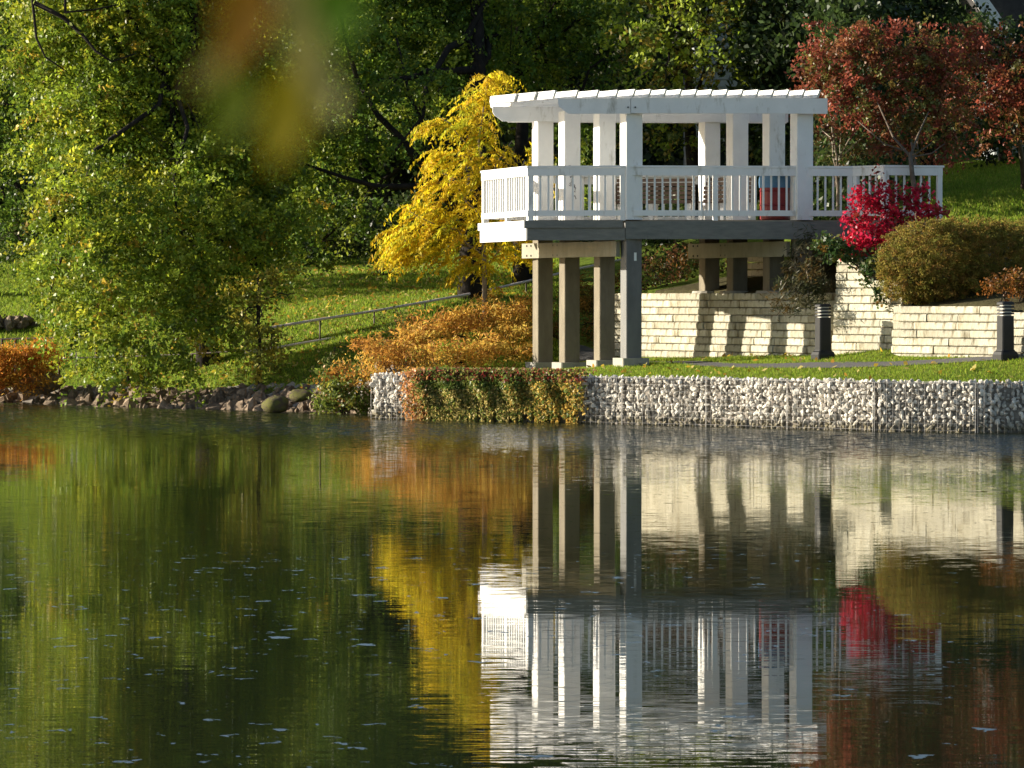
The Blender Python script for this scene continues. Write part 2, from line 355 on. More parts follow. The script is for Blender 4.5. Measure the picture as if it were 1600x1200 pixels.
def make_tree(name, label, cat, base, trunk_top, r0, blobs, cols, weights=None, leaf=(0.11, 0.075), density=9.0, clump_r=0.26, leaves=26,
              limbs=8, bark=None, mat=None, group=None, jitter=0.22, up_bias=0.3, twigs=True, extra_limbs=(), shell=0.35, flat=0.6, spray=0.0):
    base, trunk_top = Vector(base), Vector(trunk_top)
    t = thing(name, label, cat, base, 0, group)
    off = np.array(base)
    bark = bark or M_BARK
    mb = MB(); pts, rs = [], []
    for i in range(8):
        k = i / 7; p = base.lerp(trunk_top, k) - base
        if 0 < i: p += Vector((rng.normal() * 0.05, rng.normal() * 0.05, 0)) * (trunk_top - base).length * 0.12
        pts.append(p); rs.append(r0 * (1.25 if i == 0 else 1.0 - 0.62 * k))
    pts[0].z -= 0.3
    mb.tube(pts, rs, 10).build('trunk', bark, t, smooth=True)
    order = rng.permutation(len(blobs))[:limbs]
    for j in order:
        c, r = blobs[j]; k = rng.uniform(0.35, 1.0); a = pts[min(7, int(k * 7))]
        e = Vector(c) - base + Vector(rng.normal(size=3)) * 0.2
        l_ = limb_mesh(a, e, max(0.02, r0 * 0.34), max(0.008, r0 * 0.08), sag=0.06)
        if twigs:
            for _ in range(4):
                q = a.lerp(e, rng.uniform(0.4, 1)); l_.tube([q, q + Vector(unit(rng.normal(size=3))) * max(r) * 0.45, q + Vector(unit(rng.normal(size=3))) * max(r) * 0.8], [r0 * 0.08, r0 * 0.05, 0.006], 5)
        l_.build('limb', bark, t, smooth=True)
    for pl, ra, rb in extra_limbs:
        q = [Vector(p) - base for p in pl]; n_ = len(q)
        MB().tube(q, [ra + (rb - ra) * i / (n_ - 1) for i in range(n_)], 8).build('limb', bark, t, smooth=True)
    C, idx, m_ = crown_points(blobs, density, clump_r, leaves, flat, shell, spray)
    cc = palette(m_, cols, weights, jitter)
    tint = np.clip(cc[idx] * (1 + rng.normal(0, 0.16, (len(idx), 1))), 0.003, 0.9)
    V = leaf_quads(C - off, leaf[0], leaf[1], up_bias=up_bias)
    quads_mesh('crown', V, tint, mat or M_LEAF, t, 'stuff')
    return t, len(C)

def bl(px, py, rx, ry, Y, ryd=None):
    """Blob of a crown: centre at a place of the photograph and depth, radii in photo pixels there."""
    s = Y / F
    return (tuple(P(px, py, Y)), (rx * s, (ryd if ryd is not None else min(rx, ry) * s), ry * s))

# ------------------------------------------------------------------ terrain
SHORE = [(-150, 150), (-60, 112), (-25, 93.5), (-11.5, 86.2), (-8.0, 82.2), (-4.2, 79.2), (-2.9, 77.8), (-2.7, 75.2)]   # left bank waterline
GAB = [(-2.72, 74.6), (0.4, 72.7), (3.4, 70.4), (5.6, 68.3), (6.7, 67.35), (7.4, 66.95), (8.6, 66.7), (12, 66.9), (16, 67.4), (150, 70)]            # gabion face
SHORE_ALL = SHORE[:-1] + [(-2.72, 75.5)] + GAB
def poly_dist(X, Yv, line):
    """Signed distance to a polyline read left to right; positive on its far side."""
    best = np.full(X.shape, 1e9); sg = np.ones(X.shape)
    for (x0, y0), (x1, y1) in zip(line[:-1], line[1:]):
        dx, dy = x1 - x0, y1 - y0; l2 = dx * dx + dy * dy
        t = np.clip(((X - x0) * dx + (Yv - y0) * dy) / l2, 0, 1)
        d = np.hypot(X - x0 - t * dx, Yv - y0 - t * dy)
        s = np.sign(dx * (Yv - y0) - dy * (X - x0)); s[s == 0] = 1
        u = d < best - 1e-9; best = np.where(u, d, best); sg = np.where(u, s, sg)
    return best * sg
# retaining walls: face lines (x, y), foot and top heights
def XY(px, Y): return (PX(px, Y), Y)
W1 = [XY(948, 80.6), XY(1292, 73.75)]
W2 = [XY(1297, 73.4), XY(1402, 71.95)]
W3 = [XY(1390, 71.75), XY(1556, 69.6)]
W4 = [XY(1560, 69.65), XY(1760, 67.5)]
WLINE = [(PX(948, 80.6) + 0.4, 82.5), W1[0], W1[1], W2[0], W2[1], W3[0], W3[1], W4[1], (20, 69.2), (30, 72.5), (150, 75)]
low_pts, up_pts = [], []
def lo(px, py, Y): low_pts.append(tuple(P(px, py, Y)))
def hi(px, py, Y): up_pts.append(tuple(P(px, py, Y)))
for x, y in GAB: low_pts.append((x + 0.25, y + 0.6, 0.80))
for px, py, Y in [(848, 576, 78.3), (985, 571, 75), (1000, 556, 80), (1100, 561, 77), (1290, 557, 73.6), (1380, 549, 72.0), (1400, 557, 71.5), (1560, 559, 69.5), (1650, 561, 68.5),
                  (900, 566, 80.5), (860, 545, 84), (760, 588, 77), (640, 592, 77), (700, 570, 79), (760, 520, 81.5), (757, 490, 83), (600, 580, 79), (520, 600, 80.5)]:
    lo(px, py, Y)
for px, py, Y in [(400, 592, 82.5), (300, 597, 84.5), (120, 594, 87.2), (0, 597, 88.5), (440, 545, 86), (430, 500, 89), (440, 440, 96), (560, 470, 91), (600, 418, 98), (740, 468, 88), (825, 455, 90),
                  (830, 425, 96), (0, 500, 94), (0, 385, 106), (120, 470, 97), (200, 440, 101), (700, 390, 103), (1000, 400, 95)]:
    lo(px, py, Y); hi(px, py, Y)
low_pts += [(-40, 100, 1.0), (-60, 125, 3.0), (-40, 118, 4.0), (-20, 130, 7), (0, 130, 8), (20, 130, 9), (60, 130, 10), (-150, 160, 6), (150, 150, 12), (0, 260, 22), (150, 260, 25), (-150, 260, 18), (40, 70, 0.9), (150, 72, 0.9), (20, 68.5, 1.1)]
up_pts += [(-40, 118, 4.0), (-20, 130, 7), (0, 130, 8), (20, 130, 9), (60, 130, 10), (-150, 160, 6), (150, 150, 12), (0, 260, 22), (150, 260, 25), (-150, 260, 18), (40, 70, 4.0), (150, 70, 6)]
for px, py, Y in [(985, 458, 82.5), (1010, 455, 80.3), (1100, 456, 78.3), (1200, 462, 76.2), (1290, 440, 74.6), (1050, 430, 84), (1150, 420, 82), (1330, 412, 74.2), (1400, 440, 73.4), (1470, 474, 71.6), (1560, 474, 70.5), (1700, 485, 68.9),
                  (1480, 350, 79), (1560, 340, 79), (1470, 345, 79), (1500, 300, 87), (1560, 265, 93), (1400, 330, 82), (1300, 340, 84), (1000, 380, 90), (1650, 300, 82), (1250, 300, 96), (1650, 240, 96)]:
    hi(px, py, Y)
def rbf(pts):
    p = np.array(pts); xy = p[:, :2]; z = p[:, 2]; n = len(p)
    A = np.zeros((n + 3, n + 3)); A[:n, :n] = np.linalg.norm(xy[:, None] - xy[None], axis=2) + np.eye(n) * 0.15
    A[:n, n] = 1; A[:n, n + 1:] = xy; A[n:, :n] = A[:n, n:].T
    w = np.linalg.solve(A, np.concatenate([z, np.zeros(3)]))
    def f(X, Yv):
        q = np.stack([np.ravel(X), np.ravel(Yv)], 1); out = np.zeros(len(q))
        for s in range(0, len(q), 20000):
            d = np.linalg.norm(q[s:s + 20000, None] - xy[None], axis=2)
            out[s:s + 20000] = d @ w[:n] + w[n] + q[s:s + 20000] @ w[n + 1:]
        return out.reshape(np.shape(X))
    return f
f_low, f_up = rbf(low_pts), rbf(up_pts)
def ground(X, Yv):
    X = np.asarray(X, float); Yv = np.asarray(Yv, float)
    d = poly_dist(X, Yv, SHORE_ALL); dw = poly_dist(X, Yv, WLINE)
    # only the stretch right of the first wall's far end is terraced
    k = np.clip((dw - 0.30) / 0.16, 0, 1); k = np.where(X > W1[0][0] - 0.05 , k, 0)
    kb = np.clip((X - (W1[0][0] - 0.05)) / 0.2, 0, 1); k = k * np.where(Yv > 80.9, kb * np.clip((84.0 - Yv) / 0.01, 0, 1) + np.clip((Yv - 84.0) / 0.01, 0, 1), 1)
    z = f_low(X, Yv) * (1 - k) + f_up(X, Yv) * k
    gab_side = X > -2.75
    ks = np.where(gab_side, np.clip((d - 0.30) / 0.12, 0, 1), np.clip(d / 2.6, 0, 1) ** 0.8)
    return np.where(d > 0, z * ks - 0.35 * (1 - ks), np.maximum(-1.2, -0.35 + d * 0.35))
def gz(x, y): return float(ground(np.array([x]), np.array([y]))[0])

xs = np.unique(np.concatenate([np.arange(-300, -45, 15.0), np.arange(-45, -13, 1.0), np.arange(-13, 13.5, 0.16), np.arange(13.5, 45, 1.0), np.arange(45, 301, 15.0)]))
ys = np.unique(np.concatenate([np.arange(55, 64, 1.0), np.arange(64, 90, 0.16), np.arange(90, 110, 0.4), np.arange(110, 150, 2.0), np.arange(150, 400, 12.0)]))
GX, GY = np.meshgrid(xs, ys)
GZ = ground(GX, GY)
nx, ny = len(xs), len(ys)
me = bpy.data.meshes.new('terrain')
me.vertices.add(nx * ny); me.vertices.foreach_set('co', np.stack([GX, GY, GZ], 2).astype(np.float32).ravel())
ii = (np.arange(ny - 1)[:, None] * nx + np.arange(nx - 1)[None]).ravel()
F4 = np.stack([ii, ii + 1, ii + nx + 1, ii + nx], 1).astype(np.int32)
me.loops.add(F4.size); me.polygons.add(len(F4)); me.loops.foreach_set('vertex_index', F4.ravel())
me.polygons.foreach_set('loop_start', np.arange(0, F4.size, 4, dtype=np.int32)); me.polygons.foreach_set('loop_total', np.full(len(F4), 4, np.int32))
soil = np.clip(1.2 - GZ * 1.6, 0, 1)
soil = np.where(poly_dist(GX, GY, SHORE_ALL) < 1.8, np.clip(soil, 0, 1), 0) + np.clip((GY - 104) / 6, 0, 1) * 0.75
# planting beds behind the walls and under the deck: bare soil
dwl = poly_dist(GX, GY, WLINE); soil = np.clip(soil + np.where((dwl > 0.1) & (dwl < 5) & (GX > 3) & (GX < 14) & (GY < 80), 0.85, 0), 0, 1)
a = me.attributes.new('soil', 'FLOAT', 'POINT'); a.data.foreach_set('value', soil.astype(np.float32).ravel())
me.update(); link('terrain', me, M_TURF, None, 'structure', True)

# asphalt footpath: runs along the lawn, under the deck and off up the slope to the left
def ribbon(name, centre, width, mat, lift=0.012, steps=14, cross=4):
    pts = []
    for (x0, y0), (x1, y1) in zip(centre[:-1], centre[1:]):
        for i in range(steps): pts.append((x0 + (x1 - x0) * i / steps, y0 + (y1 - y0) * i / steps))
    pts.append(centre[-1]); pts = np.array(pts)
    for _ in range(12): pts[1:-1] = (pts[:-2] + 2 * pts[1:-1] + pts[2:]) / 4
    tng = unit(np.gradient(pts, axis=0)); nr = np.stack([-tng[:, 1], tng[:, 0]], 1)
    rows = [pts + nr * width * (j / cross - 0.5) for j in range(cross + 1)]
    R = np.stack(rows, 1); Z = ground(R[..., 0], R[..., 1]) + lift
    vs = np.concatenate([R, Z[..., None]], 2).reshape(-1, 3); n = len(pts)
    fs = [(i * (cross + 1) + j, (i + 1) * (cross + 1) + j, (i + 1) * (cross + 1) + j + 1, i * (cross + 1) + j + 1) for i in range(n - 1) for j in range(cross)]
    me = bpy.data.meshes.new(name); me.from_pydata([tuple(v) for v in vs], [], fs); me.update()
    return link(name, me, mat, None, 'structure', True)
PATH_C = [(30, 69.9), (16, 68.3), (9.4, 69.1), (6.0, 71.0), (3.9, 73.6), (2.35, 78.3), (1.2, 82.6), (0.4, 85.5)]
ribbon('path', PATH_C, 0.60, M_PATH)

# lake
def grid_mesh(name, xs, ys, z, attr=None):
    X, Yv = np.meshgrid(xs, ys); n, m_ = len(ys), len(xs); me = bpy.data.meshes.new(name)
    me.vertices.add(n * m_); me.vertices.foreach_set('co', np.stack([X, Yv, np.full_like(X, z)], 2).astype(np.float32).ravel())
    ii = (np.arange(n - 1)[:, None] * m_ + np.arange(m_ - 1)[None]).ravel(); Fq = np.stack([ii, ii + 1, ii + m_ + 1, ii + m_], 1).astype(np.int32)
    me.loops.add(Fq.size); me.polygons.add(len(Fq)); me.loops.foreach_set('vertex_index', Fq.ravel())
    me.polygons.foreach_set('loop_start', np.arange(0, Fq.size, 4, dtype=np.int32)); me.polygons.foreach_set('loop_total', np.full(len(Fq), 4, np.int32))
    if attr is not None:
        a = me.attributes.new(attr[0], 'FLOAT', 'POINT'); a.data.foreach_set('value', attr[1](X, Yv).astype(np.float32).ravel())
    me.update(); return me
def shore_breeze(X, Yv):
    d = -poly_dist(X, Yv, SHORE_ALL)
    band = np.exp(-((d - 3.5) / 6.0) ** 2) * 0.85
    right = np.clip((X - 3) / 6, 0, 1) * np.exp(-(d / 9.0) ** 2) * 0.9
    return np.where(d < -0.5, 0, band + right)
wx = np.concatenate([np.arange(-300, -20, 20.0), np.arange(-20, 21, 1.0), np.arange(40, 301, 20.0)])
wy = np.concatenate([np.arange(-60, 20, 10.0), np.arange(20, 100, 1.0), np.arange(100, 161, 10.0)])
link('lake', grid_mesh('lake', wx, wy, 0.0, ('shore', shore_breeze)), M_WATER, None, 'structure')

# ------------------------------------------------------------------ stones
def stone_mesh(name, seed, squash=(1, 0.8, 0.7), rough=0.22, rings=3, sides=7):
    r_ = np.random.default_rng(seed)
    vs = [(0, 0, 1), (0, 0, -1)]
    for i in range(1, rings + 1):
        ph = PI * i / (rings + 1)
        for k in range(sides):
            t = 2 * PI * (k + 0.5 * (i % 2)) / sides; vs.append((math.sin(ph) * math.cos(t), math.sin(ph) * math.sin(t), math.cos(ph)))
    V = np.array(vs); V *= (1 + r_.normal(0, rough, (len(V), 1))); 
    for _ in range(3):                       # a few flat faces
        n = unit(r_.normal(size=3)); d = V @ n; c = r_.uniform(0.55, 0.8); V -= np.outer(np.maximum(d - c, 0), n)
    V *= np.array(squash)
    fs = [(0, 2 + k, 2 + (k + 1) % sides) for k in range(sides)]
    for i in range(rings - 1):
        for k in range(sides):
            a_, b_ = 2 + i * sides + k, 2 + i * sides + (k + 1) % sides; fs.append((a_, a_ + sides, b_ + sides, b_))
    o_ = 2 + (rings - 1) * sides; fs += [(1, o_ + (k + 1) % sides, o_ + k) for k in range(sides)]
    me = bpy.data.meshes.new(name); me.from_pydata([tuple(v) for v in V], [], fs); me.update(); return me
G_STONES = [stone_mesh('stone', s, (1, 0.85, 0.8), 0.2) for s in range(9)]
for s_ in G_STONES: s_.materials.append(M_GABION)
R_STONES = [stone_mesh('stone', 40 + s, (1, 0.8, 0.62), 0.2) for s in range(9)]
for s_ in R_STONES: s_.materials.append(M_ROCK)
def put_stone(meshes, loc, size, parent, squeeze=1.0):
    o = bpy.data.objects.new('stone', meshes[rng.integers(len(meshes))]); COL.objects.link(o)
    o.location = loc; o.rotation_euler = tuple(rng.uniform(-PI, PI, 3)); o.scale = (size * rng.uniform(0.85, 1.2), size * rng.uniform(0.8, 1.1), size * rng.uniform(0.8, 1.1) * squeeze)
    o.parent = parent; return o

# gabion wall: wire baskets of stone set end to end along the water
def along(line, s):
    for (x0, y0), (x1, y1) in zip(line[:-1], line[1:]):
        l_ = math.hypot(x1 - x0, y1 - y0)
        if s <= l_: return x0 + (x1 - x0) * s / l_, y0 + (y1 - y0) * s / l_
        s -= l_
    return line[-1]
GAB_LABELS = ['gabion basket of bare pale stones at the left end, beside the waterside shrub', 'gabion basket second from the left end, half hidden by creeper',
              'gabion basket wholly under the creeper, below the first bridge post', 'gabion basket where the creeper ends, below the tall grey post',
              'gabion basket of sunlit stones below the post shadows on the block wall', 'gabion basket of sunlit stones below the left black bollard light',
              'gabion basket of stones turning dim, below the round clipped hedge', 'gabion basket of stones in shade, below the right black bollard light',
              'shaded gabion basket cut by the right edge of the photo']
GTOP = 0.87
s0 = 0.0; GL = 1.92
for gi in range(9):
    a2, b2 = along(GAB, s0), along(GAB, s0 + GL); s0 += GL
    ax = Vector((b2[0] - a2[0], b2[1] - a2[1], 0)); ln = ax.length; ax.normalize(); inn = Vector((-ax.y, ax.x, 0))
    t = thing('gabion_basket', GAB_LABELS[gi], 'gabion', (a2[0], a2[1], 0), 0, 'gabion baskets along the water')
    core = MB().box(ax * ln / 2 + inn * 0.34 + Vector((0, 0, 0.30)), (ln - 0.05, 0.48, 1.10), ax)
    core.build('stone_core', M_RUBBLE, t)
    wires = MB(); w0 = 0.004
    c8 = [ax * x + inn * y + Vector((0, 0, z)) for x in (0.01, ln - 0.01) for y in (-0.05, 0.62) for z in (-0.2, GTOP)]
    for i0, i1 in [(0, 1), (2, 3), (4, 5), (6, 7), (0, 2), (1, 3), (4, 6), (5, 7), (0, 4), (1, 5), (2, 6), (3, 7)]: wires.tube([c8[i0], c8[i1]], [w0, w0], 4)
    for i in range(1, 16): 
        q = ax * (ln * i / 16) - inn * 0.05; wires.tube([q + Vector((0, 0, -0.2)), q + Vector((0, 0, GTOP))], [0.0015] * 2, 3)
    for i in range(1, 9):
        z = -0.2 + (GTOP + 0.2) * i / 9; wires.tube([ax * 0.01 - inn * 0.05 + Vector((0, 0, z)), ax * (ln - 0.01) - inn * 0.05 + Vector((0, 0, z))], [0.0015] * 2, 3)
    wires.build('wire_cage', M_WIRE, t)
    rows = 15; zc = -0.12
    for r_i in range(rows):
        h = (GTOP + 0.16) / rows; n_ = int(ln / rng.uniform(0.088, 0.115))
        for k in range(n_):
            x = (k + rng.uniform(0.15, 0.85)) * ln / n_
            put_stone(G_STONES, ax * min(max(x, 0.075), ln - 0.075) + inn * rng.uniform(0.02, 0.09) + Vector((0, 0, zc + h * (r_i + rng.uniform(0.25, 0.75)))), rng.uniform(0.034, 0.070), t, rng.uniform(0.6, 1.0))
    for k in range(int(ln / 0.16) * 4):          # the top layer
        put_stone(G_STONES, ax * rng.uniform(0.05, ln - 0.05) + inn * rng.uniform(0.08, 0.55) + Vector((0, 0, GTOP - 0.05 + rng.uniform(-0.02, 0.03))), rng.uniform(0.045, 0.07), t)
    if gi == 0:
        for k in range(34): put_stone(G_STONES, ax * rng.uniform(-0.01, 0.05) + inn * rng.uniform(0.05, 0.6) + Vector((0, 0, rng.uniform(-0.05, GTOP))), rng.uniform(0.06, 0.1), t)

# rock bank on the left shore
bank = bpy.data.meshes.new('rock_bank')
bx, bs = np.meshgrid(np.linspace(0, 26, 120), np.linspace(-0.5, 2.1, 10))
LINE = [(-16, 88.5)] + [p for p in SHORE[3:-1]]
pt = np.array([along(LINE, s) for s in np.linspace(0, 17.0, 120)])
tg = unit(np.gradient(pt, axis=0)); nr = np.stack([-tg[:, 1], tg[:, 0]], 1)
rowsb = np.stack([pt + nr * s for s in np.linspace(-0.5, 2.0, 10)], 0)
zb = ground(rowsb[..., 0], rowsb[..., 1]) + 0.015 + rng.normal(0, 0.025, rowsb.shape[:2])
vb = np.concatenate([rowsb, zb[..., None]], 2)
fsb = [(i * 120 + j, i * 120 + j + 1, (i + 1) * 120 + j + 1, (i + 1) * 120 + j) for i in range(9) for j in range(119)]
bank.from_pydata([tuple(v) for v in vb.reshape(-1, 3)], [], fsb); bank.update()
bank_o = link('rock_bank', bank, M_RUBBLE, None, 'structure')
for k in range(290):
    s = rng.uniform(0.5, 16.6); d = rng.uniform(-0.05, 1.75)
    p0, p1 = along(LINE, s), along(LINE, s + 0.05); tx, ty = unit(np.array([p1[0] - p0[0], p1[1] - p0[1]]))
    x, y = p0[0] - ty * d, p0[1] + tx * d
    size = rng.uniform(0.13, 0.28) * (1.1 if d < 0.8 else 0.85)
    put_stone(R_STONES, (x, y, gz(x, y) + size * 0.30), size, bank_o)
small = MB(); spots_ = []
for k in range(900):
    q = rng.uniform(0.3, 16.8); d = rng.uniform(-0.1, 1.9)
    p0, p1 = along(LINE, q), along(LINE, q + 0.05); tx, ty = unit(np.array([p1[0] - p0[0], p1[1] - p0[1]]))
    spots_.append((p0[0] - ty * d, p0[1] + tx * d))
spots_ = np.array(spots_); spot_z = ground(spots_[:, 0], spots_[:, 1])
for (x, y), z in zip(spots_, spot_z):
    sz = rng.uniform(0.06, 0.13)
    src = R_STONES[rng.integers(9)]; rot = Matrix.Rotation(rng.uniform(0, 6.28), 3, Vector(unit(rng.normal(size=3))))
    small.add([rot @ (v.co * sz) + Vector((x, y, z + sz * 0.4)) for v in src.vertices], [tuple(p.vertices) for p in src.polygons])
small.build('rubble_stones', M_ROCK, bank_o, 'stuff')
for px, py, Y, sz, lab in [(432, 632, 79.2, 0.34, 'low dark mossy boulder at the water, left of the shrub'), (470, 618, 79.6, 0.27, 'dark boulder with moss behind the low one at the end of the rock bank'),
                           (60, 600, 86.6, 0.5, 'grey boulder beside the orange bush on the left shore')]:
    o = link('boulder', stone_mesh('boulder', int(px), (1.25, 0.9, 0.5), 0.05, 8, 14), M_MOSSY if px > 100 else M_ROCK, smooth=True); o.location = (PX(px, Y), Y, PZ(py, Y)); o.scale = (sz,) * 3
    o.rotation_euler = (0.1, 0.15, px); tag(o, lab, 'boulder')
    
# ------------------------------------------------------------------ retaining walls of stacked blocks
def block_wall(label, pts, z0, z1, course=0.148, lengths=(0.45, 1.15), depth=0.30, batter=0.012, step=None, seed=1):
    """Dry-stacked block wall: each block its own part. step(t, z): False leaves the block out."""
    r_ = np.random.default_rng(seed)
    a_, b_ = Vector((*pts[0], 0)), Vector((*pts[1], 0)); ax = (b_ - a_); ln = ax.length; ax.normalize(); inn = Vector((-ax.y, ax.x, 0))
    t = thing('retaining_wall', label, 'wall', (a_.x, a_.y, z0), 0, 'block retaining walls')
    z = z0; ci = 0
    while z < z1 - 0.03:
        x = 0.0; first = True
        while x < ln - 0.02:
            w = r_.uniform(*lengths) * (0.5 if first and ci % 2 else 1.0); first = False
            if ln - x - w < 0.22: w = ln - x
            w = min(w, ln - x)
            if step is None or step((x + w / 2) / ln, z - z0, ci):
                push = r_.uniform(-0.014, 0.014) + ci * batter
                hx, hy, hz = w / 2 - 0.006, depth / 2, course / 2 - 0.006
                nseg = max(3, int(w / 0.17)); vs, fs = [], []
                # front face split into facets with uneven depth, chamfered edges
                for i in range(nseg + 1):
                    xx = -hx + 2 * hx * i / nseg; e = 0.012 if i in (0, nseg) else 0.0
                    for yy, zz in [(hy, -hz), (-hy + 0.016 + e, -hz), (-hy + r_.uniform(-0.003, 0.006) + e, -hz + 0.016), (-hy + r_.uniform(-0.003, 0.006) + e, hz - 0.02), (-hy + 0.02 + e, hz), (hy, hz)]:
                        vs.append((xx, yy, zz))
                for i in range(nseg):
                    for j in range(6): fs.append((i * 6 + j, (i + 1) * 6 + j, (i + 1) * 6 + (j + 1) % 6, i * 6 + (j + 1) % 6))
                fs += [tuple(range(5, -1, -1)), tuple(nseg * 6 + j for j in range(6))]
                me = bpy.data.meshes.new('block'); me.from_pydata(vs, [], fs); me.update()
                o = link('block', me, M_BLOCK, t)
                o.location = ax * (x + w / 2) + inn * (hy + push) + Vector((0, 0, z - z0 + course / 2))
                o.rotation_euler = (0, 0, math.atan2(ax.y, ax.x) + r_.uniform(-0.008, 0.008))
            x += w
        z += course; ci += 1
    return t
ZW = 1.00
block_wall('block retaining wall under the deck, striped by post shadows', W1, ZW - 0.02, ZW + 0.148 * 10 - 0.03, seed=3, lengths=(0.65, 1.5), step=lambda t, z, c: not (c == 9 and t > 0.97))
block_wall('tallest block wall, right of the left black bollard, with ivy on its top', W2, ZW + 0.06, ZW + 0.06 + 0.148 * 14, seed=5, lengths=(0.55, 1.2),
           step=lambda t, z, c: c < 8 or (c < 11 and t < 0.8) or t < 0.55)
block_wall('long low block wall below the round clipped hedge', W3, ZW + 0.02, ZW + 0.02 + 0.148 * 8, seed=8, lengths=(0.6, 1.4))
block_wall('low block wall behind the right black bollard, one course lower, at the photo edge', W4, ZW + 0.06, ZW + 0.06 + 0.148 * 7, seed=9, lengths=(0.6, 1.4))
block_wall('small sunlit block pier behind the posts under the deck', [XY(1163, 79.0), XY(1197, 78.6)], 2.35, 2.35 + 0.148 * 6, seed=11, lengths=(0.6, 0.9))

# ------------------------------------------------------------------ pavilion
pav = thing('viewing_pavilion', 'white timber pergola and viewing deck on tall posts above the lake path', 'pavilion', (0, 0, 0))
ZD = 3.88            # deck top
def part(mb, name, mat, smooth=False): return mb.build(name, mat, pav, smooth=smooth)
POST_AX = Vector((math.cos(math.radians(20)), math.sin(math.radians(20)), 0))      # own x axis of the posts: front faces turned a little right
POST_W = 0.345
A4 = XY(986, 75.0); A_dir = Vector((-math.cos(math.radians(62)), math.sin(math.radians(62)), 0))
def colline(px4, px1, Y4):
    """Four posts in a row running back from the lakeside one; spacing read off the photograph."""
    out = []
    for q in (0.0, 42 / 139, 97 / 139, 1.0):     # from post 1 (far) to post 4 (near)
        px = px1 + (px4 - px1) * q; Y = Y4 + (1 - q) * 3.2
        out.append((PX(px, Y), Y))
    return out
ROW_A = colline(986, 848, 75.0)
ROW_B = colline(1252, 1108, 75.25)
DECK = [XY(753, 78.0), XY(825, 75.10), XY(977, 75.0 - 0.18), XY(1332, 75.20), XY(1381, 74.65), XY(1472, 74.9), XY(1472, 79.6), XY(1180, 80.6), XY(905, 80.6)]
# columns above, posts below
for ri, row in enumerate((ROW_A, ROW_B)):
    for i, (x, y) in enumerate(row):
        front = i == 3
        top = 6.10 if not front else 6.13
        zt = top
        c = MB().box((x, y, (ZD + zt) / 2), (POST_W, POST_W, zt - ZD), POST_AX, bev=0.012)
        part(c, 'column', M_WHITE)
        zg = gz(x, y) if ri == 0 else 2.45
        zl = zg + 0.13 if ri == 0 else 2.50
        p_ = MB().box((x, y, (zl + ZD - 0.06) / 2), (POST_W * 0.94, POST_W * 0.94, ZD - 0.06 - zl), POST_AX, bev=0.012)
        part(p_, 'post', M_POSTGREY if (front and ri == 0) else M_POST)
        if ri == 0:
            part(MB().box((x, y, zg + 0.0), (0.56, 0.56, 0.28), POST_AX, bev=0.02), 'footing', M_CONC)
        else:
            part(MB().lathe([(0.34, 0), (0.36, 0.05), (0.34, 0.1)], (x, y, zl - 0.10), 18), 'footing', M_CONC)
# cross beams with bolts on the posts, under the deck
for ri, row in enumerate((ROW_A, ROW_B)):
    a_, b_ = Vector((*row[0], 0)), Vector((*row[3], 0)); d = (b_ - a_).normalized(); nl = Vector((-d.y, d.x, 0)) * -1
    nl = Vector((d.y, -d.x, 0)); nl = nl if nl.x < 0 else -nl
    st = a_ - d * 0.38 + nl * 0.235; en = b_ - d * 0.10 + nl * 0.235
    zc = 3.46 - 0.145
    beam = part(MB().bar(st + Vector((0, 0, zc)), en + Vector((0, 0, zc)), 0.09, 0.30), 'cross_beam', M_CREAM)
    for x, y in row:
        for dx in (-0.16, 0.02):
            for dz in (-0.10, 0.10):
                q = Vector((x, y, zc + dz)) + nl * 0.285 + d * dx
                if (q - st).length < (en - st).length - 0.05: MB().box(q, (0.035, 0.02, 0.035), d, bev=0.006).build('bolt', M_BLACK, beam)
    if ri == 1:   # short cross beam further back, between the posts
        pass
# deck slab of boards
cx_ = 0
uF = Vector((DECK[3][0] - DECK[2][0], DECK[3][1] - DECK[2][1], 0)).normalized()
def clip_line(poly, p, d):
    """Where the line p + t d crosses the polygon."""
    ts = []
    for (x0, y0), (x1, y1) in zip(poly, poly[1:] + poly[:1]):
        ex, ey = x1 - x0, y1 - y0; det = d[0] * -ey + d[1] * ex
        if abs(det) < 1e-9: continue
        rx, ry = x0 - p[0], y0 - p[1]
        t = (rx * -ey + ry * ex) / det; s = (d[0] * ry - d[1] * rx) / det
        if 0 <= s < 1: ts.append(t)
    return sorted(ts)
def spans(y, m_):
    ts = clip_line(DECK, (-5, y), (1, 0.0))
    return [(-5 + ts[i] + m_, -5 + ts[i + 1] - m_) for i in range(0, len(ts) - 1, 2) if ts[i + 1] - ts[i] > 2 * m_ + 0.2]
for k in range(60):
    y = 74.75 + k * 0.145
    for x0, x1 in spans(y, 0.02):
        for a0, a1 in spans(y - 0.07, 0.02):        # keep the board's front edge inside the deck as well
            b0, b1 = max(x0, a0), min(x1, a1)
            if b1 - b0 > 0.2: part(MB().box(((b0 + b1) / 2, y, ZD - 0.02), (b1 - b0, 0.138, 0.038)), 'deck_board', M_DECK)
for k in range(11):     # joists under the boards
    y = 75.35 + k * 0.45
    for x0, x1 in spans(y, 0.1): part(MB().box(((x0 + x1) / 2, y, ZD - 0.041 - 0.11), (x1 - x0, 0.05, 0.22)), 'joist', M_DECK)
def edge(i): return Vector((*DECK[i], 0)), Vector((*DECK[i + 1], 0))
def offs(a_, b_, o_):
    d = (b_ - a_).normalized(); n = Vector((d.y, -d.x, 0)); return a_ + n * o_, b_ + n * o_
